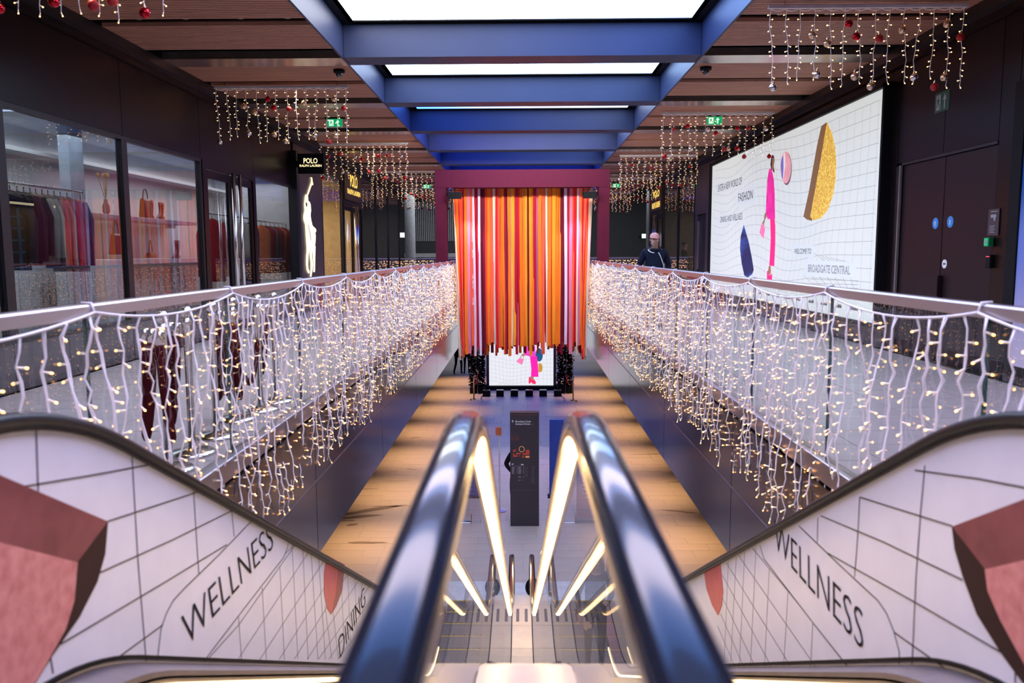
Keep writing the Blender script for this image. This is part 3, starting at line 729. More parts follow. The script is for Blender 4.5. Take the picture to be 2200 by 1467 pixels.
    for k in range(30):
        y = 0.6 + k * 0.405; z = max(LOW + 0.02, min(0.0, 0.454 - 0.55 * (y - 3.228) - 1.03)); obj('step', sm, e, (0.0 + sx * 0.0, y, z))
    m = MB(); m.box(min(sx * 0.26, sx * 1.23), max(sx * 0.26, sx * 1.23), -1.5, 0.38, -0.03, 0.004, STEEL); m.build('landing_plate', e)
    m = MB(); m.box(min(sx * 0.16, sx * 1.45), max(sx * 0.16, sx * 1.45), 12.35, 13.35, LOW - 0.01, LOW + 0.008, mat('landing_alloy', (0.66, 0.63, 0.64), 0.45, 0.2))
    for k in range(1, 8): m.box(min(sx * (0.16 + k * .16), sx * (0.163 + k * .16)), max(sx * (0.16 + k * .16), sx * (0.163 + k * .16)), 12.36, 13.34, LOW + 0.008, LOW + 0.01, GROOVE)
    m.build('landing_plate', e)
    m = MB(); m.box(min(sx * 0.26, sx * 1.23), max(sx * 0.26, sx * 1.23), 11.9, 12.35, LOW - 0.01, LOW + 0.012, mat('comb_alloy', (0.5, 0.45, 0.3), 0.4, 0.6)); m.build('comb_plate', e)
# cover between the two escalators
DECKM = mat('cream_deck', (0.78, 0.70, 0.60), 0.3, 0.1, 0.03)
ct = thing('centre_cover', 'narrow cream metal cover in the gap between both escalators', 'cover', (0, 6, -2.2))
full = incline(-0.80); cuts = [0.0, 1.5, 3.1, 4.6, 6.1, 7.6, 9.2, 10.6, 11.3, 12.0]
def zdeck(y):
    for a, b in zip(full, full[1:]):
        if a.y <= y <= b.y: return a.z + (b.z - a.z) * (y - a.y) / max(1e-6, b.y - a.y)
    return full[-1].z
for a, b in zip(cuts, cuts[1:]):
    m = MB(); n = 5; ys = [a + 0.004 + (b - a - 0.008) * i / n for i in range(n + 1)]
    m.rings([[(lean(y) - 0.149, y, zdeck(y)), (lean(y) + 0.149, y, zdeck(y)), (lean(y) + 0.149, y, zdeck(y) - 0.03), (lean(y) - 0.149, y, zdeck(y) - 0.03)] for y in ys], DECKM); m.build('cover_panel', ct)
for x in (-0.1465, 0.1465):
    m = MB(); sweep(m, [p for p in full if p.y > 3.1], rect(0.0022, -0.01, 0.012), BLACK, x); m.build('gasket', ct)
m = MB()
for x in (-0.085, 0.045): m.bbox(x - 0.022, x + 0.022, 11.42, 11.85, zdeck(11.6) - 0.01, zdeck(11.6) + 0.004, mat('vent_grey', (0.16, 0.15, 0.17), 0.5), 0.004)
m.build('vent_slot', ct)
m = MB(); m.box(-0.139, 0.139, 12.0, 12.35, LOW, zdeck(11.9), DECKM); m.build('end_cap', ct)
m = MB(); m.box(-0.139, 0.139, 12.36, 13.3, LOW - 0.01, LOW + 0.008, _mats['landing_alloy']); m.build('landing_plate', ct)
# ================================================================== printed graphics on the escalator panels
ROSE = mat('print_rose', (0.74, 0.30, 0.29), 0.5, 0, 0.0, 22, col2=(0.56, 0.18, 0.18), spec=0.2); DROSE = mat('print_dark_rose', (0.28, 0.075, 0.085), 0.5, 0, 0.0, 9, col2=(0.19, 0.045, 0.055), spec=0.2)
UMBER = mat('print_umber', (0.042, 0.018, 0.018), 0.6, spec=0.12); REDP = mat('print_red', (0.62, 0.09, 0.12), 0.45, 0, 0.0, 8, col2=(0.48, 0.05, 0.08), stretch=(1, 9, 1)); REDD = mat('print_dark_red', (0.30, 0.04, 0.06), 0.45)
panels = [o for o in bpy.data.objects if o.name.startswith('graphic_panel')]
def graphic(sx, panel, polys, lines, texts):
    x = sx * (XO - 0.001); nor = (-sx, 0, 0)
    P = lambda q: on_plane(q[0], q[1], 0, x)
    m = MB()
    for pts, w in lines: m.line([P(p) for p in pts], w, nor, LINE, 0.001)
    m.build('printed_grid', panel)
    for name, pl in polys:
        m = MB()
        for i, (pts, mt) in enumerate(pl): m.prism([P(p) + Vector((-sx * 0.0007 * i, 0, 0)) for p in pts], (-sx * 0.0016, 0, 0), mt)
        m.build(name, panel)
    m = MB()
    for s, O, U, V in texts: put_text(m, s, (x - sx * 0.002, *O), (0, *U), (0, *V), LINE, bold=-0.014)
    m.build('lettering', panel)
def pairs(a, b, n, fn=lambda t: t):
    return [[(a[0][0] + (a[1][0] - a[0][0]) * fn(i / n), a[0][1] + (a[1][1] - a[0][1]) * fn(i / n)), (b[0][0] + (b[1][0] - b[0][0]) * fn(i / n), b[0][1] + (b[1][1] - b[0][1]) * fn(i / n))] for i in range(n + 1)]
pl = [o for o in panels if o.parent.location.x < 0][0]; pr = [o for o in panels if o.parent.location.x > 0][0]
LW = 0.0043
linesL = [([(77, 912), (82, 1060)], LW), ([(283, 972), (296, 1200), (314, 1420)], LW), ([(415, 1043), (421, 1140), (427, 1232)], LW), ([(497, 1090), (503, 1152)], LW), ([(108, 1408), (114, 1447)], LW),
          ([(45, 1046), (190, 1022), (333, 996)], LW), ([(231, 1120), (433, 1054)], LW), ([(212, 1231), (370, 1160), (508, 1092)], LW), ([(126, 1386), (330, 1265), (487, 1170)], LW), ([(243, 1420), (350, 1342)], LW),
          ([(547, 1112), (470, 1192), (395, 1265), (372, 1290), (358, 1316), (346, 1350), (338, 1418)], LW), ([(621, 1152), (617, 1178), (609, 1198), (590, 1222), (513, 1322), (438, 1420)], LW),
          ([(444, 1418), (513, 1342), (640, 1162)], 0.003), ([(612, 1190), (642, 1160)], 0.0023)]
for a in ((510, 1418, 668, 1178), (558, 1417, 700, 1198), (600, 1416, 728, 1212), (632, 1416, 752, 1225), (660, 1416, 776, 1238), (684, 1416, 800, 1250), (706, 1416, 806, 1275), (726, 1416, 806, 1310)): linesL.append(([a[:2], a[2:]], 0.0023))
for a in ((512, 1322, 519, 1418), (563, 1262, 572, 1417), (601, 1215, 611, 1417), (627, 1162, 640, 1417), (650, 1172, 662, 1416), (668, 1182, 683, 1416), (684, 1192, 699, 1416), (698, 1300, 713, 1416), (716, 1318, 727, 1416), (734, 1270, 740, 1400), (747, 1235, 753, 1380), (762, 1240, 767, 1360), (776, 1245, 780, 1340)): linesL.append(([a[:2], a[2:]], 0.0023))
polyL = [('printed_prism', [([(-60, 995), (231, 1120), (165, 1208), (-60, 1150)], DROSE),
                            ([(231, 1120), (225, 1190), (208, 1250), (170, 1325), (112, 1408), (70, 1475), (30, 1530), (90, 1440), (140, 1350), (158, 1290), (165, 1208)], UMBER),
                            ([(-60, 1150), (165, 1208), (158, 1290), (140, 1350), (90, 1440), (30, 1530), (-60, 1530)], ROSE)]),
         ('printed_half_disc', [([(702, 1192), (737, 1212), (733, 1265), (722, 1300), (711, 1320), (702, 1306), (696, 1275), (696, 1230)], REDP), ([(728, 1206), (740, 1213), (735, 1268), (722, 1302), (713, 1318), (722, 1270)], REDD)])]
graphic(-1, pl, polyL, linesL, [('WELLNESS', (3.015, -0.168), (1.12, -0.006), (-0.034, 0.15)), ('DINING', (5.55, -1.56), (0.95, -0.01), (-0.04, 0.17))])
linesR = [([(1987, 1000), (1978, 1100), (1968, 1240), (1958, 1460)], LW), ([(1847, 1068), (1843, 1150), (1836, 1240)], LW), ([(1757, 1112), (1756, 1165)], LW), ([(2182, 1434), (2181, 1467)], LW),
          ([(1966, 1010), (2100, 1028), (2205, 1048)], LW), ([(1848, 1068), (1950, 1100), (2046, 1130)], LW), ([(1764, 1108), (1900, 1165), (2068, 1246)], LW), ([(1778, 1188), (1970, 1296), (2163, 1408)], LW), ([(1921, 1358), (2080, 1470)], LW),
          ([(1717, 1130), (1800, 1210), (1886, 1290), (1905, 1318), (1921, 1358), (1932, 1400), (1932, 1462)], LW), ([(1633, 1172), (1641, 1200), (1655, 1218), (1750, 1342), (1838, 1452)], LW), ([(1617, 1178), (1700, 1278), (1835, 1450)], 0.003)]
for a in ((1586, 1192, 1762, 1446), (1560, 1208, 1706, 1443), (1552, 1235, 1662, 1441), (1553, 1285, 1626, 1439), (1548, 1318, 1600, 1437), (1542, 1345, 1580, 1435)): linesR.append(([a[:2], a[2:]], 0.0023))
for a in ((1746, 1340, 1741, 1446), (1693, 1272, 1683, 1443), (1653, 1220, 1642, 1441), (1624, 1178, 1612, 1438), (1600, 1186, 1588, 1437), (1582, 1195, 1569, 1436), (1565, 1204, 1556, 1420)): linesR.append(([a[:2], a[2:]], 0.0023))
polyR = [('printed_prism', [([(2046, 1131), (2260, 1050), (2260, 1190), (2118, 1223)], DROSE),
                            ([(2046, 1131), (2052, 1180), (2070, 1240), (2100, 1320), (2150, 1400), (2215, 1490), (2270, 1560), (2210, 1440), (2150, 1330), (2124, 1270), (2118, 1223)], UMBER),
                            ([(2118, 1223), (2260, 1190), (2300, 1560), (2270, 1560), (2210, 1440), (2150, 1330), (2124, 1270)], ROSE)]),
         ('printed_half_disc', [([(1512, 1224), (1548, 1208), (1554, 1270), (1551, 1300), (1543, 1322), (1530, 1300), (1518, 1265)], REDP)])]
graphic(1, pr, polyR, linesR, [('WELLNESS', (4.137, -0.178), (-1.115, 0.003), (0.02, 0.155))])

# ================================================================== the large lit billboard
XBd = 5.12
bd = thing('billboard', 'large white lit billboard with a wavy grid, a figure in pink and floating shapes', 'billboard', (XBd, 16.7, 0.38))
m = MB(); m.box(5.13, 5.25, 11.52, 21.9, 0.36, 3.72, BLACK); 
for b in ((11.50, 11.56, .34, 3.74), (21.86, 21.98, .34, 3.74)): m.box(5.06, 5.25, b[0], b[1], b[2], b[3], BLACK)
m.box(5.06, 5.25, 11.5, 21.98, 3.69, 3.76, BLACK); m.box(5.06, 5.25, 11.5, 21.98, 0.3, 0.36, BLACK); m.build('frame', bd)
SCR = mat('billboard_face', (0.4, 0.4, 0.4), 0.5, 0, 0.0, emit=0.60, ecol=(0.93, 0.97, 0.95))
one_box('lit_face', (5.115, 5.13, 11.56, 21.86, 0.36, 3.69), SCR, bd)
def em(name, c, s=0.9, sc=8, c2=None, st=None):
    """print that glows because the panel behind it is lit"""
    mm = mat(name, c, 0.5, 0, 0.02, sc, emit=s, col2=c2, stretch=st); nt = mm.node_tree
    b = nt.nodes['Principled BSDF']; rp = [n for n in nt.nodes if n.type == 'VALTORGB'][0]; nt.links.new(rp.outputs['Color'], b.inputs['Emission Color'])
    rp.color_ramp.elements[0].position, rp.color_ramp.elements[1].position = 0.42, 0.58
    return mm
GREY = em('print_grey_line', (0.30, 0.31, 0.32), 0.6)
x = 5.1145; nB = (-1, 0, 0)
def warp(y, z):
    u = (y - 11.6) / 10.2; v = (z - .4) / 3.3
    dz = 0.26 * math.sin(u * 9.5 + 1.0 + v * 2.0) * max(0, min(1, (u - 0.18) * 3.0)) * (0.35 + 0.65 * math.sin(math.pi * min(1, max(0, v)))) * (1 if u < .8 else max(0, (1 - u) / .2))
    dy = 0.30 * math.sin(v * 5 + u * 6) * math.sin(math.pi * u)
    return y + dy, z + dz
g = MB()
for k in range(15):
    z = 0.75 + k * 0.2; pts = []
    for i in range(61):
        yy, zz = warp(11.75 + i * 9.9 / 60, z); pts.append((x, yy, min(3.62, max(0.62, zz))))
    g.line(pts, 0.007, nB, GREY, 0.001)
for k in range(34):
    y = 11.8 + k * 0.3; pts = []
    for i in range(15):
        yy, zz = warp(y, 0.7 + i * 2.85 / 14); pts.append((x, yy, min(3.62, max(0.62, zz))))
    g.line(pts, 0.007, nB, em('print_light_line', (0.40, 0.42, 0.42), 0.6), 0.001)
g.build('printed_grid', bd)
cw = lambda X, Y: on_plane(1520 + X / 2.7175, 180 + Y / 2.7175, 0, x - 0.002)
def bpoly(name, pls):
    m = MB()
    for i, (pts, mt) in enumerate(pls): 
        m.prism([cw(*p) + Vector((-0.0006 * i, 0, 0)) for p in pts], (-0.0012, 0, 0), mt)
    return m.build(name, bd)
GOLD = em('print_gold', (0.80, 0.52, 0.09), 0.85, 26, (0.50, 0.26, 0.035)); GOLDD = em('print_gold_edge', (0.17, 0.085, 0.035), 0.9)
bpoly('printed_gold_half_disc', [([(697, 223), (665, 247), (640, 360), (590, 640), (560, 775), (580, 792), (608, 800), (625, 770), (640, 600)], GOLDD),
                     ([(697, 223), (726, 285), (745, 370), (752, 455), (748, 560), (733, 650), (700, 740), (660, 785), (618, 797), (600, 775), (625, 640), (665, 420)], GOLD)])
ell = lambda cx, cy, rx, ry, a0=0, a1=360, n=22: [(cx + rx * math.cos(math.radians(a0 + (a1 - a0) * k / n)), cy + ry * math.sin(math.radians(a0 + (a1 - a0) * k / n))) for k in range(n if a1 - a0 == 360 else n + 1)]
bpoly('printed_marble_disc', [(ell(462, 495, 30, 97), em('print_plum', (0.16, 0.09, 0.13), 0.8)), (ell(457, 488, 31, 93), em('print_pink', (0.75, 0.33, 0.34), 0.85, 5, (0.62, 0.27, 0.30))),
                              ([(428, 470), (434, 440), (444, 412), (447, 480), (440, 560), (434, 545)], em('print_indigo', (0.14, 0.14, 0.42), 0.85)), ([(444, 412), (452, 400), (455, 470), (447, 530), (441, 565), (445, 490)], em('print_pale', (0.72, 0.66, 0.74), 0.85))])
bpoly('printed_blue_shard', [([(212, 822), (225, 868), (241, 925), (258, 1010), (270, 1085), (262, 1110), (235, 1131), (215, 1118), (200, 1050), (190, 965), (194, 890)], em('print_blue', (0.06, 0.11, 0.42), 0.85, 1.3, (0.02, 0.02, 0.08), (1, .3, 1.6)))])
MAG = em('print_magenta', (0.80, 0.03, 0.28), 0.9, 4, (0.60, 0.015, 0.22)); SKIN = em('print_skin', (0.30, 0.13, 0.07), 0.8); HOT = em('print_hot_pink', (0.90, 0.02, 0.17), 0.9)
bpoly('printed_figure', [([(372, 500), (368, 470), (372, 430), (380, 412), (389, 425), (391, 450), (387, 480), (392, 520)], em('print_hair', (0.025, 0.015, 0.012), 0.8)), ([(379, 430), (388, 436), (389, 470), (383, 515), (376, 500), (378, 470)], SKIN),
                         ([(366, 785), (392, 788), (396, 830), (396, 930), (390, 1065), (362, 1060), (370, 900)], HOT),
                         ([(360, 500), (372, 493), (380, 520), (388, 560), (393, 640), (395, 788), (352, 790), (341, 750), (345, 650), (350, 560)], MAG),
                         ([(334, 760), (344, 748), (345, 775), (338, 792), (331, 785)], SKIN), ([(318, 812), (338, 845), (328, 905), (304, 868)], em('print_rose_bag', (0.85, 0.16, 0.33), 0.9)), ([(334, 785), (337, 787), (330, 830), (326, 826)], SKIN), ([(320, 814), (332, 790), (334, 792), (325, 820)], SKIN),
                         ([(360, 1062), (370, 1062), (371, 1105), (357, 1120), (354, 1100)], SKIN), ([(350, 1092), (357, 1090), (360, 1120), (378, 1108), (378, 1150), (348, 1148)], HOT)])
BUB = em('print_bubble', (0.56, 0.59, 0.585), 0.8)
def bubble(pts):
    c = [cw(*p) for p in pts]; c[0].z -= 0; m = MB()
    ctr = sum(c, Vector()) / 4; out = []
    for i in range(4):
        p, a, b = c[i], c[(i - 1) % 4], c[(i + 1) % 4]; da, db = (a - p), (b - p)
        ra, rb = min(0.12, da.length * .3), min(0.12, db.length * .3)
        A, B = p + da.normalized() * ra, p + db.normalized() * rb
        out += [A, A.lerp(p, .6).lerp(B.lerp(p, .6), .5), B]
    m.prism([q_ + Vector((-0.0005, 0, 0)) for q_ in out], (-0.001, 0, 0), BUB); m.line([q_ + Vector((-0.001, 0, 0)) for q_ in out + out[:1]], 0.006, nB, em('print_bubble_edge', (0.50, 0.52, 0.52), 0.8), 0.0008)
    return m
bubs = [[(55, 640), (210, 598), (212, 545), (56, 583)], [(165, 722), (280, 700), (282, 588), (166, 620)], [(66, 820), (215, 803), (216, 752), (67, 768)], [(492, 1010), (624, 1016), (624, 941), (493, 938)], [(565, 1120), (868, 1133), (868, 1042), (566, 1030)]]
for b_ in bubs: bubble(b_).build('printed_bubble', bd)
m = MB(); INK = em('print_ink', (0.02, 0.02, 0.022), 0.3); INKG = em('print_grey_ink', (0.27, 0.28, 0.29), 0.6)
for s, p0, p1, p2, mt in (('ENTER A NEW WORLD OF', (62, 631), (200, 595), (62, 592), INK), ('FASHION', (180, 690), (264, 672), (180, 641), INK), ('DINING AND WELLNESS', (75, 811), (203, 796), (75, 776), INK), ('WELCOME TO', (507, 992), (606, 998), (507, 963), INK), ('BROADGATE CENTRAL', (587, 1099), (833, 1110), (587, 1053), INKG)):
    O = cw(*p0) + Vector((-0.003, 0, 0)); U = cw(*p1) - cw(*p0); V = cw(*p2) - cw(*p0)
    m = MB(); put_text(m, s, O, (0, U.y, 0), (0, 0, V.z), mt, bold=0.02 if mt is INKG else 0.0); m.build('lettering', bd)
m = MB(); rr = random.Random(5)
for k in range(9):
    y = 12.2 + k * 0.62; w_ = rr.uniform(.2, .38)
    for j in range(5): m.box(5.112, 5.1145, y + j * w_ / 5, y + (j + .7) * w_ / 5, 0.50, 0.50 + rr.uniform(.03, .06), INK)
m.build('logo_row', bd)
m = MB()                                          # net of the printed dome, lower right of the print
for k in range(7):
    m.line([cw(565 + k * 45, 1120 + k * 3), cw(640 + k * 45 - k * 8, 1195 + k * 2)], 0.008, nB, GREY, 0.001); m.line([cw(620 + k * 33, 985 + k * 9), cw(690 + k * 28, 1038 + k * 2)], 0.008, nB, GREY, 0.001)
for k in range(3): m.line([cw(600 + k * 15, 1140 + k * 26), cw(880, 1150 + k * 22)], 0.008, nB, GREY, 0.001)
m.build('printed_net', bd)
# ---- blue screen at the near end of the same wall
sc = thing('wall_screen', 'tall wall screen glowing blue to lilac, cut by the right picture edge', 'screen', (5.15, 6.6, 0.1))
m = MB(); m.box(5.14, 5.25, 3.7, 8.6, 0.1, 0.2, BLACK); m.box(5.14, 5.25, 3.7, 8.6, 3.05, 3.15, BLACK); m.box(5.14, 5.25, 8.42, 8.6, 0.2, 3.05, BLACK); m.box(5.14, 5.25, 3.7, 3.85, 0.2, 3.05, BLACK); m.build('frame', sc)
one_box('lit_face', (5.16, 5.2, 3.85, 8.42, 0.2, 3.05), screen_mat('blue_screen', (0.42, 0.35, 0.62), (0.0, 0.035, 0.16), 0.9, 2, 0.1, 2.9, ((0.45, (0.10, 0.16, 0.62)), (0.7, (0.0, 0.05, 0.30)))), sc)

# ================================================================== signs
GREEN = mat('sign_green', (0.0, 0.30, 0.11), 0.4, emit=0.9, ecol=(0.0, 0.36, 0.12)); GREENW = mat('sign_green_white', (0.8, 0.9, 0.85), 0.4, emit=0.9, ecol=(0.85, 1, 0.9))
GREEND = mat('sign_green_unlit', (0.01, 0.075, 0.035), 0.5); WD = mat('sign_white_unlit', (0.33, 0.33, 0.35), 0.5)
def exit_art(m, O, U, V, n, g, w):
    """running man in a doorway and an arrow pointing up"""
    O, U, V, n = map(Vector, (O, U, V, n)); P = lambda a, b, l=1: O + U * a + V * b + n * l * 0.002
    q_ = lambda pts, mt, l: m.prism([P(a, b, l) for a, b in pts], n * 0.0015, mt)
    q_([(0.12, .12), (.42, .12), (.42, .88), (.12, .88)], w, 1)
    q_([(0.70, .88), (.58, .58), (.66, .58), (.66, .12), (.74, .12), (.74, .58), (.82, .58)], w, 1)
    q_([(.24, .74), (.29, .74), (.29, .82), (.24, .82)], g, 2); q_([(.22, .70), (.30, .70), (.31, .44), (.22, .44)], g, 2); q_([(.22, .68), (.16, .52), (.18, .50), (.24, .62)], g, 2)
    q_([(.29, .68), (.37, .58), (.36, .54), (.28, .62)], g, 2); q_([(.22, .46), (.14, .28), (.17, .25), (.27, .42)], g, 2); q_([(.27, .46), (.35, .36), (.33, .16), (.37, .16), (.39, .38), (.30, .47)], g, 2)
for sx, y, lab in ((-1, 16.2, 'hanging green exit sign with running man behind the nearest bauble lights, shop side'), (1, 16.2, 'hanging green exit sign with running man above the billboard'), (-1, 31.5, 'small green exit sign beside the purple portal, shop side'), (1, 31.5, 'small green exit sign beside the purple portal, capped man\'s side')):
    cx = (-3.73 if sx < 0 else 3.81) if y < 20 else (-3.72 if sx < 0 else 3.66); t = thing('exit_sign', lab, 'sign', (cx, y, 3.9))
    m = MB(); m.bbox(cx - .155, cx + .155, y, y + .03, 3.905, 4.07, WHITEPRINT, .004); m.build('housing', t)
    m = MB(); m.box(cx - .15, cx + .15, y - .003, y, 3.912, 4.064, GREEN); exit_art(m, (cx - .15, y - .003, 3.912), (.30, 0, 0), (0, 0, .152), (0, -1, 0), GREEN, GREENW); m.build('sign_face', t)
    m = MB(); m.box(cx - .2, cx + .2, y, y + .04, 4.07, 4.11, BLACK); m.build('mount', t)
t = thing('exit_sign', 'dim green exit sign stuck on the dark panel above the steel doors', 'sign', (5.2, 10.1, 3.1))
m = MB(); m.box(5.196, 5.205, 10.02, 10.36, 3.12, 3.36, GREEND); m.build('sign_plate', t)
m = MB(); exit_art(m, (5.196, 10.36, 3.12), (0, -.34, 0), (0, 0, .24), (-1, 0, 0), GREEND, WD); m.build('pictogram', t)
# camera notice, door release and card reader beside the steel doors
t = thing('notice_plate', 'dark camera notice plate right of the steel doors', 'sign', (5.19, 8.93, 1.6))
m = MB(); m.box(5.186, 5.195, 8.83, 9.03, 1.57, 1.86, mat('notice_grey', (.05, .04, .045), .4)); m.build('plate', t)
m = MB(); m.box(5.183, 5.186, 8.88, 8.98, 1.765, 1.80, WD); m.box(5.183, 5.186, 8.89, 8.92, 1.73, 1.765, WD); m.box(5.183, 5.186, 8.86, 8.98, 1.828, 1.838, WD)
for k in range(5): m.box(5.183, 5.186, 8.89 + (k % 2) * .02, 8.99, 1.60 + k * .018, 1.607 + k * .018, WD)
m.build('pictogram', t)
t = thing('door_release', 'green lit door release box under the camera notice', 'switch', (5.19, 8.94, 1.45))
m = MB(); m.bbox(5.13, 5.19, 8.90, 8.99, 1.45, 1.55, mat('release_green', (0.0, .16, .05), .4), .006); m.build('box', t)
m = MB(); m.box(5.126, 5.13, 8.91, 8.98, 1.46, 1.54, GREEN); m.box(5.123, 5.126, 8.925, 8.965, 1.478, 1.522, WD); m.build('button', t)
t = thing('card_reader', 'black card reader with a red light, below the green door release', 'reader', (5.19, 8.93, 1.2))
m = MB(); m.bbox(5.15, 5.19, 8.89, 8.97, 1.21, 1.36, BLACK, .006); m.build('housing', t)
m = MB(); m.box(5.146, 5.15, 8.90, 8.96, 1.335, 1.345, mat('red_led', (1, .1, .1), .4, emit=.8, ecol=(1, .08, .1))); m.build('lamp', t)
# black projecting sign and brown fascia sign of the shop
t = thing('projecting_sign', 'black projecting box sign with gold POLO lettering above the rider', 'sign', (-4.7, 18.05, 3.17))
m = MB(); m.bbox(-5.0, -4.415, 18.0, 18.12, 3.175, 3.615, BLACK, .006); m.build('sign_box', t)
m = MB(); m.box(-5.2, -5.0, 18.04, 18.08, 3.32, 3.46, BLACK); m.build('bracket', t)
def serif_text(m, s, O, U, V, mt, bold, w=0.16, h=0.10):
    """capital letters with slab feet"""
    put_text(m, s, O, U, V, mt, bold=bold)
m = MB(); put_text(m, 'POLO', (-4.865, 17.997, 3.40), (.31, 0, 0), (0, 0, .115), GOLDLIT, bold=.012); put_text(m, 'RALPH LAUREN', (-4.955, 17.997, 3.325), (.49, 0, 0), (0, 0, .05), GOLDLIT, bold=.012); m.build('lettering', t)
t = thing('fascia_sign', 'brown panel with lit gold POLO letters over the further shop door', 'sign', (-5.18, 24.6, 3.0))
m = MB(); m.bbox(-5.2, -5.15, 23.45, 25.85, 2.98, 3.88, mat('brown_sign', (.10, .055, .03), .35, .6), .006); m.build('sign_panel', t)
m = MB(); put_text(m, 'POLO', (-5.146, 24.15, 3.40), (0, 1.05, 0), (0, 0, .36), YELLOWLIT, bold=.02); put_text(m, 'RALPH LAUREN', (-5.146, 23.75, 3.17), (0, 1.85, 0), (0, 0, .15), YELLOWLIT, bold=.03); m.build('lettering', t)
t = thing('fascia_sign', 'dim sign with rows of gold lit letters above the capped man', 'sign', (5.18, 31.1, 3.0))
m = MB(); m.bbox(5.15, 5.2, 29.95, 32.3, 3.0, 3.9, _mats['brown_sign'], .006); m.build('sign_panel', t)
m = MB(); put_text(m, 'POLO', (5.146, 31.8, 3.5), (0, -1.4, 0), (0, 0, .26), YELLOWLIT, bold=.02); put_text(m, 'RALPH LAUREN', (5.146, 32.05, 3.1), (0, -1.8, 0), (0, 0, .22), YELLOWLIT, bold=.03); m.build('lettering', t)
# rider emblem: lit silhouette on the pillar
t = thing('emblem_sign', 'lit cream silhouette of a mounted rider swinging a mallet on the pillar', 'sign', (-5.17, 19.7, 0.85))
cr = lambda X, Y: on_plane(620 + X / 5.24, 330 + Y / 5.24, 0, -5.172)
CREAML = mat('lit_cream', (1, .9, .65), .4, emit=1.0, ecol=(1.0, .86, .52))
pieces = [[(246, 265), (258, 268), (264, 315), (272, 352), (262, 355), (252, 300)], [(255, 305), (262, 330), (214, 466), (204, 460)],
          [(186, 462), (206, 458), (212, 490), (214, 530), (232, 545), (242, 580), (246, 640), (240, 690), (246, 740), (262, 810), (290, 838), (302, 850), (304, 880), (294, 884), (290, 870), (298, 920), (296, 990), (286, 1060), (268, 1100), (262, 1070), (240, 1085), (222, 1080), (204, 1100), (196, 1000), (190, 900), (184, 800), (166, 745), (164, 700), (176, 640), (172, 570), (178, 500)],
          [(204, 1080), (226, 1075), (216, 1150), (212, 1230), (214, 1290), (230, 1335), (220, 1350), (202, 1310), (194, 1240), (196, 1150)],
          [(234, 1075), (262, 1065), (256, 1150), (266, 1240), (258, 1330), (248, 1388), (240, 1385), (244, 1320), (246, 1240), (236, 1150)],
          [(270, 1060), (296, 1040), (292, 1150), (290, 1300), (286, 1335), (276, 1330), (278, 1240), (272, 1150)]]
m = MB()
for i, p_ in enumerate(pieces): m.prism([cr(*a) for a in p_], (0.018 + .0004 * i, 0, 0), CREAML)
m.build('rider', t)
m = MB(); m.prism([cr(*a) for a in [(186, 545), (198, 555), (200, 590), (192, 600), (184, 575)]], (0.021, 0, 0), DARKPANEL); m.prism([cr(*a) for a in [(210, 800), (216, 800), (240, 920), (246, 980), (240, 980), (232, 920)]], (0.021, 0, 0), mat('cream_shade', (.6, .45, .2), .5)); m.build('rider_detail', t)
# dome cameras
for sx, lab in ((-1, 'black dome camera under the slats beside the trough, shop side'), (1, 'black dome camera under the slats beside the trough, billboard side')):
    t = thing('dome_camera', lab, 'camera', (sx * 2.70, 12.1, 4.09))
    m = MB(); m.lathe([(0.085, 4.095), (0.085, 4.06), (0.06, 4.045)], BLACK, 16, (sx * 2.70, 12.1, 0)); m.build('mount', t, True)
    m = MB(); m.sphere((sx * 2.70, 12.1, 4.04), 0.055, mat('smoked_dome', (.02, .02, .022), .08, coat=1), 14, 8); m.build('dome', t, True)
# ================================================================== portal and ribbons
PURPLE = mat('portal_purple', (0.098, 0.013, 0.031), 0.6, 0.0, 0.03, spec=0.05)
pt = thing('portal_frame', 'purple portal frame standing over the far part of the void', 'frame', (0, 20.9, 0))
for sx in (-1, 1):
    xa, xb = sorted((sx * 1.968, sx * 2.25)); m = MB(); m.bbox(xa, xb, 20.8, 21.2, 0, 3.075, PURPLE, .004); m.build('post', pt)
m = MB(); m.bbox(-2.25, 2.25, 20.8, 21.2, 3.08, 3.53, PURPLE, .004); m.build('lintel', pt)
m = MB()
for y in (21.35, 21.7, 22.05, 22.4): m.box(-1.9, 1.9, y - .02, y + .02, 3.16, 3.2, BLACK)
for x_ in (-1.9, 1.9): m.box(x_ - .03, x_ + .03, 21.2, 22.5, 3.16, 3.22, BLACK)
m.build('hanging_grid', pt)
cl = lambda r, g, b: (r, g, b)
RC = {'r': (0.62, 0.010, 0.018), 'o': (0.93, 0.20, 0.014), 'y': (0.95, 0.33, 0.018), 'c': (0.90, 0.12, 0.05), 'm': (0.16, 0.006, 0.022), 'k': (0.42, 0.008, 0.035), 'w': (0.85, 0.66, 0.48), 'l': (0.80, 0.62, 0.74), 'p': (0.78, 0.22, 0.30), 's': (0.85, 0.065, 0.02)}
for k_, c in RC.items(): mat('ribbon_' + k_, c, 0.7, 0.0, 0.05, 14, stretch=(1, 1, .15), spec=.2)
rb = thing('ribbon_curtain', 'box of long red, orange, pink and cream ribbons hanging inside the portal', 'ribbons', (0, 21.8, 3.1))
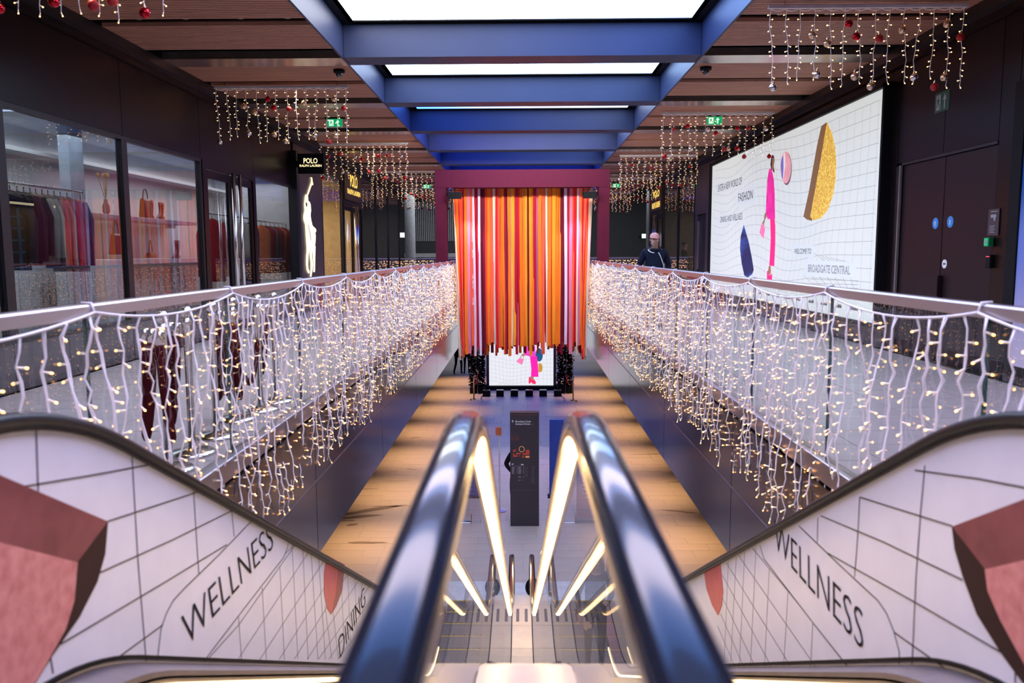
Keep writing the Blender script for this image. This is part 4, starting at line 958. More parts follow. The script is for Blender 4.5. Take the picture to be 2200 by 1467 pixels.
def ribbon(x0, y0, x1, y1, z0, z1, w, col, seed, yaw=0.0):
    rr = random.Random(seed); m = MB(); n = 9; L, Rr = [], []
    ph, am, tw = rr.uniform(0, 6), rr.uniform(.004, .016), rr.uniform(-.25, .25)
    for i in range(n + 1):
        t = i / n; cx = x0 + (x1 - x0) * t + am * math.sin(ph + 4 * t); cy = y0 + (y1 - y0) * t + am * math.cos(ph + 3 * t); z = z0 + (z1 - z0) * t
        a = yaw + tw * math.sin(ph + 3.5 * t) + (rr.uniform(-.5, .5) if i == n else 0); dx, dy = math.cos(a) * w / 2, math.sin(a) * w / 2
        L.append((cx - dx, cy - dy, z)); Rr.append((cx + dx, cy + dy, z))
    rg = [[Vector(a), Vector(b), Vector(b) + Vector((math.sin(yaw) * .0, .0016, 0)), Vector(a) + Vector((0, .0016, 0))] for a, b in zip(L, Rr)]
    m.rings(rg, _mats['ribbon_' + col]); m.build('ribbon', rb)
# front row read from the photograph, left to right: colour and width in crop pixels
front = [('s', 26), ('r', 18), ('o', 24), ('p', 30), ('c', 26), ('l', 20), ('r', 18), ('k', 14), ('l', 20), ('m', 24), ('m', 18), ('s', 22), ('o', 28), ('c', 26), ('w', 22), ('r', 18), ('c', 26), ('o', 22), ('o', 18), ('k', 14), ('m', 16), ('o', 28), ('w', 14), ('y', 26), ('k', 24), ('r', 18), ('o', 28), ('o', 24), ('y', 20), ('m', 18), ('y', 26), ('o', 16), ('k', 26), ('p', 22), ('o', 26), ('c', 30), ('r', 10), ('w', 16), ('o', 30), ('s', 14), ('y', 28), ('o', 28), ('o', 20), ('m', 22), ('m', 14), ('l', 24), ('k', 20), ('p', 30), ('c', 14), ('r', 26), ('w', 14), ('p', 20), ('o', 20), ('r', 22)]
tot = sum(w_ for _, w_ in front); xx = -1.66; sd = 0
for c, w_ in front:
    ww = w_ / tot * 3.32; sd += 1
    ribbon(xx + ww / 2 - .01 + 0.0, 21.32 + R.uniform(-.05, .05), xx + ww / 2, 21.32 + R.uniform(-.05, .05), 3.15, R.choice((-1.02, -1.06, -1.1, -1.12, -1.33)) + R.uniform(-.04, .04), ww * 1.12, c, sd)
    xx += ww
for row, y in enumerate((21.65, 22.0, 22.4)):
    for i in range(26):
        sd += 1; x_ = -1.62 + 3.24 * (i + R.uniform(.2, .8)) / 26
        ribbon(x_, y + R.uniform(-.1, .1), x_, y, 3.15, R.uniform(-1.42, -1.08), R.uniform(.05, .09), R.choice('rrookkcmsp'), sd, R.uniform(-.5, .5))
for sx in (-1, 1):
    for i in range(13):
        sd += 1; y = 21.28 + i * 0.095
        ribbon(sx * (1.84 - .01 * i), y, sx * (1.665 - R.uniform(0, .05)), y, 3.15, R.uniform(-1.5, -1.1), .085, ('w', 'o', 'r', 's', 'o', 'k', 'l', 'c', 'r', 'o', 'm', 's', 'p')[i], sd, R.uniform(.5, 1.2) * sx)
    for i in range(5):
        sd += 1; ribbon(sx * (1.80 - .03 * i), 21.27, sx * (1.68 - .02 * i), 21.3, 3.15, R.uniform(-1.5, -1.2), .07, ('w', 's', 'o', 'r', 'c')[i], sd, R.uniform(-.3, .3))
# white lettering printed down one of the ribbons
m = MB()
for k in range(4): put_text(m, ('THE MOOD', 'BOOK', 'THE MOOD', 'THE')[k], (-1.335, 21.235, 2.1 - k * .62), (0, 0, -.40 if k % 2 == 0 else -.22), (.042, 0, 0), WHITEPRINT, bold=.01)
m.build('ribbon_lettering', rb)
for sx, lab in ((-1, 'black stage light clamped under the portal, shop window side'), (1, 'black stage light clamped under the portal, billboard side')):
    t = thing('stage_light', lab, 'stage light', (sx * 1.73, 20.7, 2.78)); cx = sx * 1.735
    m = MB(); m.bbox(cx - .175, cx + .175, 20.62, 20.78, 2.785, 2.955, BLACK, .012); m.build('housing', t)
    m = MB(); m.tube([(cx - .19, 20.7, 2.87), (cx - .19, 20.7, 3.0), (cx + .19, 20.7, 3.0), (cx + .19, 20.7, 2.87)], .012, BLACK, 6); m.tube([(cx, 20.7, 3.0), (cx, 20.9, 3.075)], .016, BLACK, 6); m.build('yoke', t)
    m = MB(); m.box(cx - .1, cx + .1, 20.785, 20.79, 2.80, 2.92, mat('stage_lens', (1, .6, .8), .3, emit=6, ecol=(1, .5, .8))); m.build('lens', t)
    m = MB(); m.tube([(cx + sx * .12, 20.7, 2.955), (cx + sx * .16, 20.75, 3.03), (cx + sx * .1, 20.8, 3.07)], .012, mat('cable_violet', (.12, .06, .3), .5), 5); m.build('cable', t, True)

# ================================================================== lower concourse
YS = 33.0
ls = thing('video_screen', 'video screen below the ribbons showing pink trousers and handbag on a grid', 'screen', (0, YS, LOW))
m = MB(); m.bbox(-1.52, 1.40, YS + .02, YS + .3, LOW + .02, -0.6, BLACK, .01); m.box(-1.50, -1.41, YS - .02, YS + .02, LOW + .15, -.62, mat('screen_edge_brown', (.12, .06, .05), .4)); m.box(1.29, 1.39, YS - .02, YS + .02, LOW + .15, -.62, _mats['screen_edge_brown']); m.build('cabinet', ls)
m = MB(); m.bbox(-1.75, 1.65, YS - .15, YS + .45, LOW, LOW + .17, BLACK, .01); m.build('plinth', ls)
one_box('lit_face', (-1.405, 1.285, YS, YS + .02, -4.12, -.66), mat('video_face', (.3, .3, .3), .5, emit=0.85, ecol=(.97, .98, 1.0)), ls)
vx = lambda X, Y: on_plane(920 + X / 5.238, 640 + Y / 5.238, 1, YS - .003)
m = MB(); GV = em('video_grey_line', (.36, .37, .40), .8); nV = (0, -1, 0)
for k in range(17):
    x_ = -1.34 + k * .165; m.line([(x_ + .05 * math.sin(k * .6), YS - .002, -.7), (x_, YS - .002, -2.2), (x_ + .06 * math.sin(k * .5 + 1), YS - .002, -4.0)], .006, nV, GV, .001)
for k in range(20):
    z = -.8 - k * .162; m.line([(-1.40 + i * .134, YS - .002, z + .07 * math.sin(i * .35 + k * .12) - (.12 * (1 - abs(i - 6) / 14) if k > 12 else 0)) for i in range(21)], .006, nV, GV, .001)
for k in range(8): m.line([vx(760 + k * 45, 985), vx(860 + k * 32, 930)], .006, nV, GV, .001)
m.build('video_grid', ls)
m = MB()
for i, (pts, mt) in enumerate([(ell(1248, 640, 42, 75), em('video_blue', (.02, .10, .22), .9, 3)), (ell(1262, 785, 24, 50, -90, 90) + [(1238, 835), (1240, 735)], em('video_gold', (.62, .33, .04), .9)),
                               ([(1145, 655), (1222, 655), (1236, 760), (1240, 888), (1156, 886), (1160, 800)], em('video_pink', (.95, .02, .36), 1.0)),
                               ([(1090, 540), (1205, 540), (1206, 655), (1150, 662), (1078, 640)], em('video_magenta', (.88, .05, .50), 1.0)),
                               ([(1058, 628), (1085, 620), (1092, 645), (1070, 658), (1050, 650)], em('video_skin', (.45, .22, .12), .9)),
                               ([(1030, 673), (1078, 690), (1057, 753), (988, 716)], em('video_bag', (.88, .22, .40), 1.0)), ([(1030, 673), (1052, 640), (1058, 645), (1040, 676)], em('video_skin2', (.5, .25, .2), .9)), ([(1066, 690), (1074, 650), (1080, 652), (1072, 692)], _mats['video_skin2']),
                               ([(1145, 886), (1185, 886), (1190, 935), (1150, 925)], _mats['video_skin']), ([(1132, 892), (1146, 888), (1160, 925), (1190, 915), (1212, 945), (1210, 968), (1175, 966), (1160, 945), (1148, 962), (1130, 962)], em('video_red', (.92, .03, .12), 1.0))]):
    m.prism([vx(*p) + Vector((0, -.0005 * i, 0)) for p in pts], (0, -.001, 0), mt)
m.build('video_figure', ls)
# dark trimmed trees either side of the screen
def dark_tree(cx, lab):
    t = thing('trimmed_tree', lab, 'tree', (cx, 32.3, LOW)); rr = random.Random(int(cx * 100)); h = 2.75
    m = MB(); m.bbox(cx - .3, cx + .3, 32.05, 32.55, LOW, LOW + .28, BLACK, .02); m.build('pot', t)
    m = MB(); m.tube([(cx, 32.3, LOW + .2), (cx, 32.3, LOW + h)], .04, mat('trunk_brown', (.05, .03, .02), .8), 6); m.build('trunk', t)
    m = MB(); NE = mat('dark_needles', (.004, .006, .005), .9, spec=.1)
    for k in range(2600):
        z = rr.uniform(.2, h); r = .32 * (1 - .15 * z / h) * math.sqrt(rr.random()); a = rr.uniform(0, 6.283); c = Vector((cx + r * math.cos(a), 32.3 + r * math.sin(a), LOW + z))
        d = Vector((math.cos(a), math.sin(a), rr.uniform(-.4, .6))).normalized() * rr.uniform(.06, .12); s_ = d.orthogonal().normalized() * .028
        m.add([c - s_, c + s_, c + d], [(0, 1, 2)], NE); s_ = d.cross(s_).normalized() * .028; m.add([c - s_, c + s_, c + d], [(0, 1, 2)], NE)
    m.build('foliage', t, kind='stuff')
    for k in range(16):
        z = rr.uniform(.3, 2.2); a = rr.uniform(3.4, 6.0); m = MB(); m.sphere((cx + .38 * math.cos(a), 32.3 + .38 * math.sin(a), LOW + z), .035, BAUB[k % 3], 8, 5); m.build('bauble', t, True)
dark_tree(-1.86, 'dark decorated tree beside the video screen, by the two walkers'); dark_tree(1.73, 'dark decorated tree beside the video screen, on the clear floor side')
# floor lights in a row
for i, x_ in enumerate((-1.45, -.91, -.335, .258, .815, 1.40)):
    t = thing('floor_light', ('black floor light box at the end of the row nearest the two walkers', 'black floor light box, second of six from the walkers', 'black floor light box, third of six, just off the screen centre', 'black floor light box, fourth of six, under the pink shoes', 'black floor light box, fifth of six', 'black floor light box, last of six, furthest from the walkers')[i], 'floor light', (x_, 31.5, LOW))
    m = MB(); m.bbox(x_ - .15, x_ + .15, 31.35, 31.65, LOW, LOW + .24, BLACK, .012); m.build('housing', t)
    m = MB(); m.box(x_ - .13, x_ + .13, 31.40, 31.62, LOW + .24, LOW + .25, mat('lamp_bezel', (.5, .48, .46), .3, .6)); m.box(x_ - .10, x_ + .10, 31.43, 31.60, LOW + .25, LOW + .254, mat('lamp_lens', (.06, .05, .05), .1)); m.build('lens', t)
# post and rope barriers
def post_parts(t, metal, h=0.95):
    m = MB(); m.lathe([(.165, 0), (.165, .012), (.14, .028), (.05, .04), (.03, .05)], metal, 20); m.build('base', t, True)
    m = MB(); m.lathe([(.0255, .04), (.0255, h - .12), (.036, h - .115), (.036, h - .10), (.02, h - .085), (.018, h - .07)], metal, 14); m.build('pole', t, True)
    m = MB(); m.sphere((0, 0, h - .035), .042, metal, 14, 9); m.build('ball_finial', t, True)
post_at = [(-1.905, 30.66, BRASS, 'post nearest, on the walkers side of the screen'), (-1.83, 32.0, BRASS, 'post behind the nearest one, walkers side of the screen'), (1.945, 30.35, BRASS, 'post nearest, on the clear floor side of the screen'), (1.74, 32.05, BRASS, 'post behind, close to the dark tree on the clear floor side')]
for x_, y, mt, lab in post_at:
    t = thing('barrier_post', 'brass ' + lab, 'barrier post'); post_parts(t, mt); t.location = (x_, y, LOW)
for x0, y0, x1, y1, lab in ((-1.905, 30.66, -1.83, 32.0, 'red rope between the brass posts on the walkers side'), (1.945, 30.35, 1.74, 32.05, 'red rope between the brass posts on the clear floor side')):
    t = thing('barrier_rope', lab, 'rope', (x0, y0, LOW)); m = MB()
    m.tube([(x0 + (x1 - x0) * k / 12, y0 + (y1 - y0) * k / 12, LOW + .84 - .34 * 4 * (k / 12) * (1 - k / 12)) for k in range(13)], .022, mat('red_velvet', (.16, .006, .012), .8), 8); m.build('rope', t, True)
# chrome posts parked on the walkway with their ropes hung up
VELV = mat('wine_velvet', (.075, .004, .008), .75, 0, .1, 20); VIOL = mat('violet_velvet', (.10, .02, .12), .75)
names6 = ('nearest of the six', 'second nearest', 'third', 'fourth', 'fifth', 'furthest of the six')
for i, (x_, y, rp_) in enumerate(((-2.299, 5.03, 2), (-2.33, 5.47, 1), (-2.36, 6.0, 0), (-2.43, 6.62, 2), (-2.36, 7.04, 0), (-2.345, 7.45, 1))):
    t = thing('barrier_post', 'chrome barrier post on the walkway behind the light curtain, ' + names6[i], 'barrier post'); post_parts(t, CHROME, 1.04)
    t.location = (x_, y, 0)
    for k in range(rp_):
        q_ = thing('barrier_rope', 'wine red rope hung double on the %s chrome post, %s' % (('nearest', 'second', '', 'fourth', '', 'furthest')[i], ('clipped at its window side', 'clipped towards the camera')[k]), 'rope', (x_, y, .86))
        m = MB(); dx, dy = ((-.07, .02), (.02, -.09))[k]; L = R.uniform(.62, .72); n = 12; pts = []
        for j in range(n + 1):
            a = j / n; pts.append((x_ + dx * (1 + .9 * a) + (.05 * math.sin(a * math.pi)) * (1 if k else -1), y + dy * (1 + .5 * a) + .03 * (a - .5), .90 - L * math.sin(math.pi * a) ** .55))
        m.tube(pts, .027, VELV if not k else VELV, 8); m.build('rope', q_, True)
        m = MB(); m.lathe([(.03, -.04), (.03, .04), (.018, .05)], CHROME, 10, (pts[0][0], pts[0][1], .88)); m.lathe([(.03, -.04), (.03, .04), (.018, .05)], CHROME, 10, (pts[-1][0], pts[-1][1], .88)); m.build('end_fitting', q_, True)
# ropes swung between the posts
for (a, b, lab) in (((-2.36, 6.0), (-2.43, 6.62), 'wine red rope slung between the third and fourth chrome posts'), ((-2.43, 6.62), (-2.36, 7.04), 'wine red rope slung between the fourth and fifth chrome posts')):
    t = thing('barrier_rope', lab, 'rope', (a[0], a[1], .4)); m = MB()
    m.tube([(a[0] + (b[0] - a[0]) * k / 14, a[1] + (b[1] - a[1]) * k / 14 + .03, .90 - .62 * math.sin(math.pi * k / 14) ** .6) for k in range(15)], .026, VELV, 8); m.build('rope', t, True)
# directory totem
TOT = mat('totem_charcoal', (.048, .040, .052), .38, .2, .04)
t = thing('directory_totem', 'tall charcoal directory totem at the foot of the escalators', 'totem', (.035, 16.3, LOW)); y = 16.195
m = MB(); m.bbox(-.265, .335, y, y + .16, LOW, -1.87, TOT, .006); m.build('body', t)
cz = lambda X, Y: on_plane(1080 + X / 5.43, 870 + Y / 5.43, 1, y - .002)
TRED = mat('totem_red', (.42, .05, .03), .5, emit=.1, ecol=(.9, .08, .03)); TOR = mat('totem_orange', (.8, .35, .12), .5, emit=.2, ecol=(1, .4, .1)); TW = mat('totem_white', (.85, .85, .9), .5); TG = mat('totem_grey', (.30, .29, .33), .5); TDR = mat('totem_dim_red', (.16, .045, .04), .5)
m = MB()
for s, a, b, c, mt, bo in (('BROADGATE CENTRAL', (104, 124), (412, 124), (104, 100), TDR, .01), ('Broadgate Circle', (150, 208), (328, 208), (150, 182), TW, .02), ('Liverpool Street', (150, 236), (320, 236), (150, 210), TW, .02), ('LG', (102, 412), (190, 412), (102, 362), TDR, .03)):
    O = cz(*a); m = MB(); put_text(m, s, O, (cz(*b).x - O.x, 0, 0), (0, 0, cz(*c).z - O.z), mt, bold=bo); m.build('lettering', t)
m = MB()
def pp(pts, mt): m.prism([cz(*p) for p in pts], (0, -.0012, 0), mt)
pp([(114, 205), (119, 205), (119, 180), (114, 180)], TW); pp([(104, 190), (116, 174), (129, 190), (125, 193), (116, 182), (108, 193)], TW)
pp([(332, 232), (346, 232), (346, 226), (332, 226)], TG)
for b_ in ((122, 520, 145, 548), (165, 558, 212, 575), (230, 560, 268, 582), (122, 582, 172, 604), (228, 592, 250, 614), (190, 588, 205, 600), (118, 565, 132, 580), (150, 515, 158, 540)): pp([(b_[0], b_[3]), (b_[2], b_[3]), (b_[2], b_[1]), (b_[0], b_[1])], TRED)
pp([(268, 582), (312, 582), (312, 522), (268, 522)], TRED); pp([(266, 614), (312, 614), (312, 594), (266, 594)], TOR); pp([(160, 572), (175, 572), (175, 560), (160, 560)], TOR)
m.line([cz(*p) for p in ell(222, 514, 30, 32, 0, 360) + [(252, 514)]], .012, (0, -1, 0), TOR, .001)
for x_, y0, y1, n_ in ((106, 722, 805, 9), (182, 722, 805, 9), (182, 830, 850, 2), (182, 874, 880, 1)):
    for k in range(n_):
        yy = y0 + (y1 - y0) * k / max(1, n_); pp([(x_, yy + 5), (x_ + R.uniform(18, 42), yy + 5), (x_ + 40 - 8, yy), (x_, yy)][:4], TG if x_ < 250 else TG)
        pp([(x_ + 56, yy + 4), (x_ + 66, yy + 4), (x_ + 66, yy), (x_ + 56, yy)], TG)
for x_ in (258, 334):
    for k in range(14 if x_ < 300 else 22): yy = 715 + k * 9; pp([(x_, yy + 4), (x_ + R.uniform(20, 50), yy + 4), (x_ + 40, yy), (x_, yy)], mat('totem_dim', (.10, .09, .105), .5))
pp([(104, 694), (126, 694), (126, 684), (104, 684)], TW); pp([(214, 700), (244, 700), (244, 688), (214, 688)], TW); pp([(104, 712), (250, 712), (250, 710), (104, 710)], TG); pp([(104, 992), (404, 992), (404, 989), (104, 989)], mat('totem_dim', (.10, .09, .105), .5))
m.build('printed_map', t, kind='stuff')
# roll-up banner and clear sanitiser stand
t = thing('banner_stand', 'lilac to pink banner with fine white text lines, seen through the glass balustrade', 'banner', (-1.13, 16.4, LOW))
m = MB(); m.bbox(-1.39, -.88, 16.36, 16.46, LOW, LOW + .09, mat('banner_grey', (.25, .22, .28), .4), .01); m.build('base', t)
m = MB(); m.box(-1.37, -.90, 16.40, 16.406, LOW + .09, LOW + 2.0, screen_mat('banner_print', (.48, .28, .33), (.28, .29, .52), 0.0, 2, 0.05, 1.3)); bo = m.build('banner_sheet', t)
bm_ = _mats['banner_print']; b_ = bm_.node_tree.nodes['Principled BSDF']; rp_ = [n for n in bm_.node_tree.nodes if n.type == 'VALTORGB'][0]; bm_.node_tree.links.new(rp_.outputs['Color'], b_.inputs['Base Color']); b_.inputs['Roughness'].default_value = .5
m = MB()
for k in range(46):
    if k % 9 not in (7, 8): m.box(-1.30, -1.30 + R.uniform(.22, .33), 16.397, 16.4, LOW + .55 + k * .030, LOW + .558 + k * .030, TG if k % 3 else TW)
m.box(-1.33, -.97, 16.397, 16.4, LOW + .27, LOW + .285, TG); m.build('text_lines', t)
t = thing('info_stand', 'clear acrylic stand with a white sheet and copper foot beside the totem', 'stand', (.91, 16.4, LOW))
m = MB(); m.bbox(.73, 1.10, 16.33, 16.45, LOW, LOW + .03, CHROME, .004); m.box(.72, .735, 16.33, 16.45, LOW, LOW + .2, mat('copper', (.45, .17, .09), .3, .8)); m.box(1.095, 1.11, 16.33, 16.45, LOW, LOW + .2, _mats['copper']); m.build('foot', t)
m = MB(); m.box(.76, 1.08, 16.38, 16.39, LOW + .03, LOW + 1.75, GLASS); m.build('acrylic_sheet', t)
m = MB(); m.box(.80, 1.07, 16.372, 16.378, LOW + .92, LOW + 1.38, WHITEPRINT); m.build('paper_sheet', t)
m = MB(); m.tube([(1.02, 16.36, LOW + 1.38), (1.06, 16.36, LOW + 1.5), (1.05, 16.36, LOW + 1.66), (1.0, 16.36, LOW + 1.72)], .012, CHROME, 6); m.build('hook', t)
t = thing('blue_display', 'narrow blue display board half hidden behind the steel rail', 'display', (.78, 18.2, LOW))
m = MB(); m.bbox(.62, .95, 18.2, 18.26, LOW, LOW + 1.85, mat('board_blue', (.02, .06, .36), .4), .006); m.build('board', t); m = MB(); m.bbox(.58, .99, 18.1, 18.36, LOW, LOW + .03, BLACK, .004); m.build('foot', t)
t = thing('poster_pole', 'thin pale pole with an orange card, beside the totem', 'stand', (-.52, 17.2, LOW))
m = MB(); m.tube([(-.52, 17.2, LOW), (-.52, 17.2, LOW + 1.75)], .018, WHITEPRINT, 8); m.build('pole', t); m = MB(); m.bbox(-.60, -.47, 17.16, 17.18, LOW + 1.72, LOW + 1.9, mat('orange_card', (.6, .14, .05), .5), .004); m.build('card', t); m = MB(); m.lathe([(.16, 0), (.16, .015), (.03, .03)], STEEL, 16, (-.52, 17.2, LOW)); m.build('foot', t)
t = thing('backpack', 'small black backpack standing at the lower end of the gap', 'bag', (.16, 12.62, LOW))
m = MB(); m.sphere((.16, 12.72, LOW + .17), .15, mat('black_nylon', (.006, .006, .007), .7), 14, 9, (.85, .6, 1.1)); m.build('body', t, True); m = MB(); m.sphere((.16, 12.64, LOW + .12), .09, _mats['black_nylon'], 12, 8, (1, .5, .9)); m.build('front_pocket', t, True); m = MB(); m.tube([(.13, 12.7, LOW + .31), (.13, 12.7, LOW + .36), (.19, 12.7, LOW + .36), (.19, 12.7, LOW + .31)], .008, _mats['black_nylon'], 5); m.build('handle', t)
# ================================================================== people
SKINM = mat('skin', (.62, .36, .27), .5, 0, .04)
def person(label, loc, rotz, H, J, region, extras=(), name='person'):
    """one continuous skinned body; J overrides joints of a 1.75 m figure facing -Y"""
    t = thing(name, label, 'person', loc, rotz); s = H / 1.75
    B = dict(pelvis=(0, 0, .93, .125), belly=(0, -.005, 1.08, .120), chest=(0, -.005, 1.26, .138), collar=(0, .01, 1.42, .10), neck=(0, 0, 1.495, .056), jaw=(0, -.020, 1.572, .074), head=(0, -.008, 1.645, .088), crown=(0, 0, 1.71, .062))
    for k, sx in (('l', -1), ('r', 1)):
        B.update({k + 'sho': (sx * .175, .01, 1.415, .068), k + 'elb': (sx * .245, .03, 1.14, .047), k + 'wri': (sx * .25, -.04, .90, .031), k + 'palm': (sx * .25, -.055, .83, .028),
                  k + 'hip': (sx * .095, 0, .88, .092), k + 'kne': (sx * .10, -.02, .49, .062), k + 'ank': (sx * .10, .02, .09, .042), k + 'heel': (sx * .10, .03, .035, .036), k + 'toe': (sx * .115, -.15, .03, .034)})
    B.update(J)
    E = [('pelvis', 'belly'), ('belly', 'chest'), ('chest', 'collar'), ('collar', 'neck'), ('neck', 'jaw'), ('jaw', 'head'), ('head', 'crown')]
    for k in 'lr': E += [('collar', k + 'sho'), (k + 'sho', k + 'elb'), (k + 'elb', k + 'wri'), (k + 'wri', k + 'palm'), ('pelvis', k + 'hip'), (k + 'hip', k + 'kne'), (k + 'kne', k + 'ank'), (k + 'ank', k + 'heel'), (k + 'heel', k + 'toe')]
    for k, sx in (('l', -1), ('r', 1)):                 # four unequal fingers and a thumb on each hand
        w, p = Vector(B[k + 'wri'][:3]), Vector(B[k + 'palm'][:3]); d = (p - w).normalized(); f = Vector((0, -1, 0)); f = (f - d * f.dot(d)).normalized(); n = d.cross(f)
        for i, (o_, ln) in enumerate(((-.027, .068), (-.009, .078), (.009, .072), (.027, .056))):
            a, b, c = 'f%s%da' % (k, i), 'f%s%db' % (k, i), 'f%s%dc' % (k, i); p0 = p + f * -o_ + d * .035
            curl = -n * sx
            B[a] = (*p0, .0095); B[b] = (*(p0 + d * ln * .5 + curl * .006), .0085); B[c] = (*(p0 + d * ln * .85 + curl * .022), .007); E += [(k + 'palm', a), (a, b), (b, c)]
        a, b = 'f%sta' % k, 'f%stb' % k; p0 = w + f * .028 + d * .035
        B[a] = (*p0, .011); B[b] = (*(p0 + f * .018 + d * .038), .0085); E += [(k + 'wri', a), (a, b)]
    names = list(B); me = bpy.data.meshes.new('figure'); me.from_pydata([Vector(B[n_][:3]) * s for n_ in names], [(names.index(a), names.index(b)) for a, b in E], [])
    o = bpy.data.objects.new('figure', me); COL.objects.link(o); md = o.modifiers.new('skin', 'SKIN'); md.use_smooth_shade = True; sd_ = o.modifiers.new('sub', 'SUBSURF'); sd_.levels = 2; sd_.render_levels = 2
    for i, n_ in enumerate(names):
        r = B[n_][3] * s; rx, ry = (r, r)
        if n_ in ('pelvis', 'belly', 'chest', 'collar'): rx, ry = r * 1.28, r * .84
        if n_ in ('head', 'crown', 'jaw'): rx, ry = r * .88, r * 1.08
        me.skin_vertices[0].data[i].radius = (rx, ry); me.skin_vertices[0].data[i].use_root = n_ == 'pelvis'
    dg = bpy.context.evaluated_depsgraph_get(); ev = o.evaluated_get(dg); body = bpy.data.meshes.new_from_object(ev); bpy.data.objects.remove(o)
    body.materials.clear(); mats_ = []
    pts = [(n_, Vector(B[n_][:3]) * s) for n_ in names]
    hc = Vector(B['head'][:3]) * s
    for v in body.vertices:                              # face relief: nose, brow, chin
        d = v.co - hc
        if d.y < -.05 * s:
            if abs(d.x) < .016 * s and -.045 * s < d.z < .012 * s: v.co.y -= .016 * s
            elif .02 * s < abs(d.x) < .05 * s and -.012 * s < d.z < .014 * s: v.co.y += .007 * s
    for p in body.polygons:
        c = p.center; n_ = min(pts, key=lambda q_: (q_[1] - c).length_squared)[0]
        mt = region(n_, c / s)
        if mt not in mats_: mats_.append(mt); body.materials.append(mt)
        p.material_index = mats_.index(mt); p.use_smooth = True
    obj('body', body, t)
    def part(nm, fn, mt_smooth=True):
        m = MB(); fn(m, s, B); obj(nm, m.mesh(nm, mt_smooth), t)
    def eyes(m, s, B):
        for sx in (-1, 1): m.sphere((hc.x + sx * .030 * s, hc.y - .083 * s, hc.z + .004 * s), .011 * s, mat('eye_dark', (.03, .02, .02), .3), 8, 5, (1.2, .5, .7))
        m.sphere((hc.x, hc.y - .083 * s, hc.z - .066 * s), .016 * s, mat('lip', (.42, .17, .14), .5), 8, 5, (1.3, .5, .3))
    part('face_features', eyes)
    def ears(m, s, B):
        for sx in (-1, 1): m.sphere((hc.x + sx * .080 * s, hc.y + .005 * s, hc.z - .005 * s), .024 * s, SKINM, 8, 6, (.4, .8, 1.2))
    part('ears', ears)
    for nm, fn in extras: part(nm, fn)
    return t
def cap_hair(m, s, B, mt, dz=0.0, back=.02, k=1.0):
    c = B['head']; m.sphere((c[0] * s, (c[1] + back) * s, (c[2] + .028 + dz) * s), .094 * s * k, mt, 16, 10, (.95, 1.02, .88))
NAVY = mat('navy_fleece', (.010, .012, .030), .8, 0, .1, 30); JEAN = mat('grey_jeans', (.12, .12, .14), .8); WHITEC = mat('white_cord', (.85, .82, .80), .6); PINKC = mat('pink_cap', (.72, .35, .33), .7); STUB = mat('stubble_skin', (.36, .20, .15), .6)
def man_region(n_, c):
    if n_ in ('head', 'crown', 'neck', 'jaw'): return STUB if n_ == 'jaw' and c.z < 1.60 and c.y < 0 else SKINM
    if n_[0] == 'f' or n_.endswith('palm'): return SKINM
    if n_.endswith(('heel', 'toe')): return BLACK
    if n_.endswith(('hip', 'kne', 'ank')) or (n_ == 'pelvis' and c.z < .90): return JEAN
    return NAVY
def m_cap(m, s, B):
    h = B['head']; prof = []
    cx, cy, cz_ = h[0] * s, (h[1] + .012) * s, (h[2] + .032) * s
    m.rings([[(cx + .086 * s * r * math.cos(2 * math.pi * j / 18), cy + .102 * s * r * math.sin(2 * math.pi * j / 18), cz_ + z * s) for j in range(18)] for r, z in ((1.0, 0), (1.02, .02), (.97, .05), (.82, .08), (.5, .098), (.12, .104))], PINKC)
    n = 9; top = [(cx + .082 * s * math.cos(math.pi + math.pi * j / n), cy - .03 * s - (.078 + .075 * math.sin(math.pi * j / n)) * s * (math.sin(math.pi * j / n) ** .4 if 0 < j < n else 0), cz_ + (.008 - .014 * math.sin(math.pi * j / n)) * s) for j in range(n + 1)]
    m.prism(top, (0, 0, .010 * s), PINKC)
def m_hood(m, s, B):
    m.tube([(.105 * s * math.cos(a), (.02 + .085 * math.sin(a)) * s, (1.475 + .03 * math.sin(a)) * s) for a in [2 * math.pi * k / 16 for k in range(17)]], .034 * s, NAVY, 8)
def m_cord(m, s, B):
    m.tube([(-.135 * s, -.055 * s, 1.46 * s), (-.11 * s, -.105 * s, 1.425 * s), (-.06 * s, -.135 * s, 1.40 * s), (-.03 * s, -.135 * s, 1.405 * s)], .009 * s, WHITEC, 6)
    m.tube([(.05 * s, -.13 * s, 1.41 * s), (.085 * s, -.135 * s, 1.34 * s), (.12 * s, -.135 * s, 1.25 * s), (.15 * s, -.125 * s, 1.17 * s), (.155 * s, -.12 * s, 1.10 * s)], .007 * s, WHITEC, 6)
arms = dict(lelb=(-.285, .05, 1.15, .058), lwri=(-.19, -.07, .965, .038), lpalm=(-.13, -.115, .93, .03), relb=(.285, .05, 1.15, .058), rwri=(.19, -.07, .965, .038), rpalm=(.13, -.115, .93, .03), lsho=(-.185, .01, 1.405, .08), rsho=(.185, .01, 1.405, .08), chest=(0, 0, 1.26, .155), belly=(0, -.01, 1.08, .15), pelvis=(0, 0, .95, .14), head=(-.008, -.022, 1.640, .086), jaw=(-.006, -.034, 1.570, .078))
person('man in a pink cap and navy hooded top with white cords standing behind the railing', (2.47, 15.0, 0), 0.0, 1.74, arms, man_region, (('cap', m_cap), ('hood', m_hood), ('drawstring', m_cord)))
DK = mat('dark_coat', (.010, .009, .011), .8); BROWNCOAT = mat('brown_coat', (.085, .055, .025), .8); BLOND = mat('light_brown_hair', (.20, .12, .07), .6); DHAIR = mat('dark_hair', (.02, .014, .012), .5)
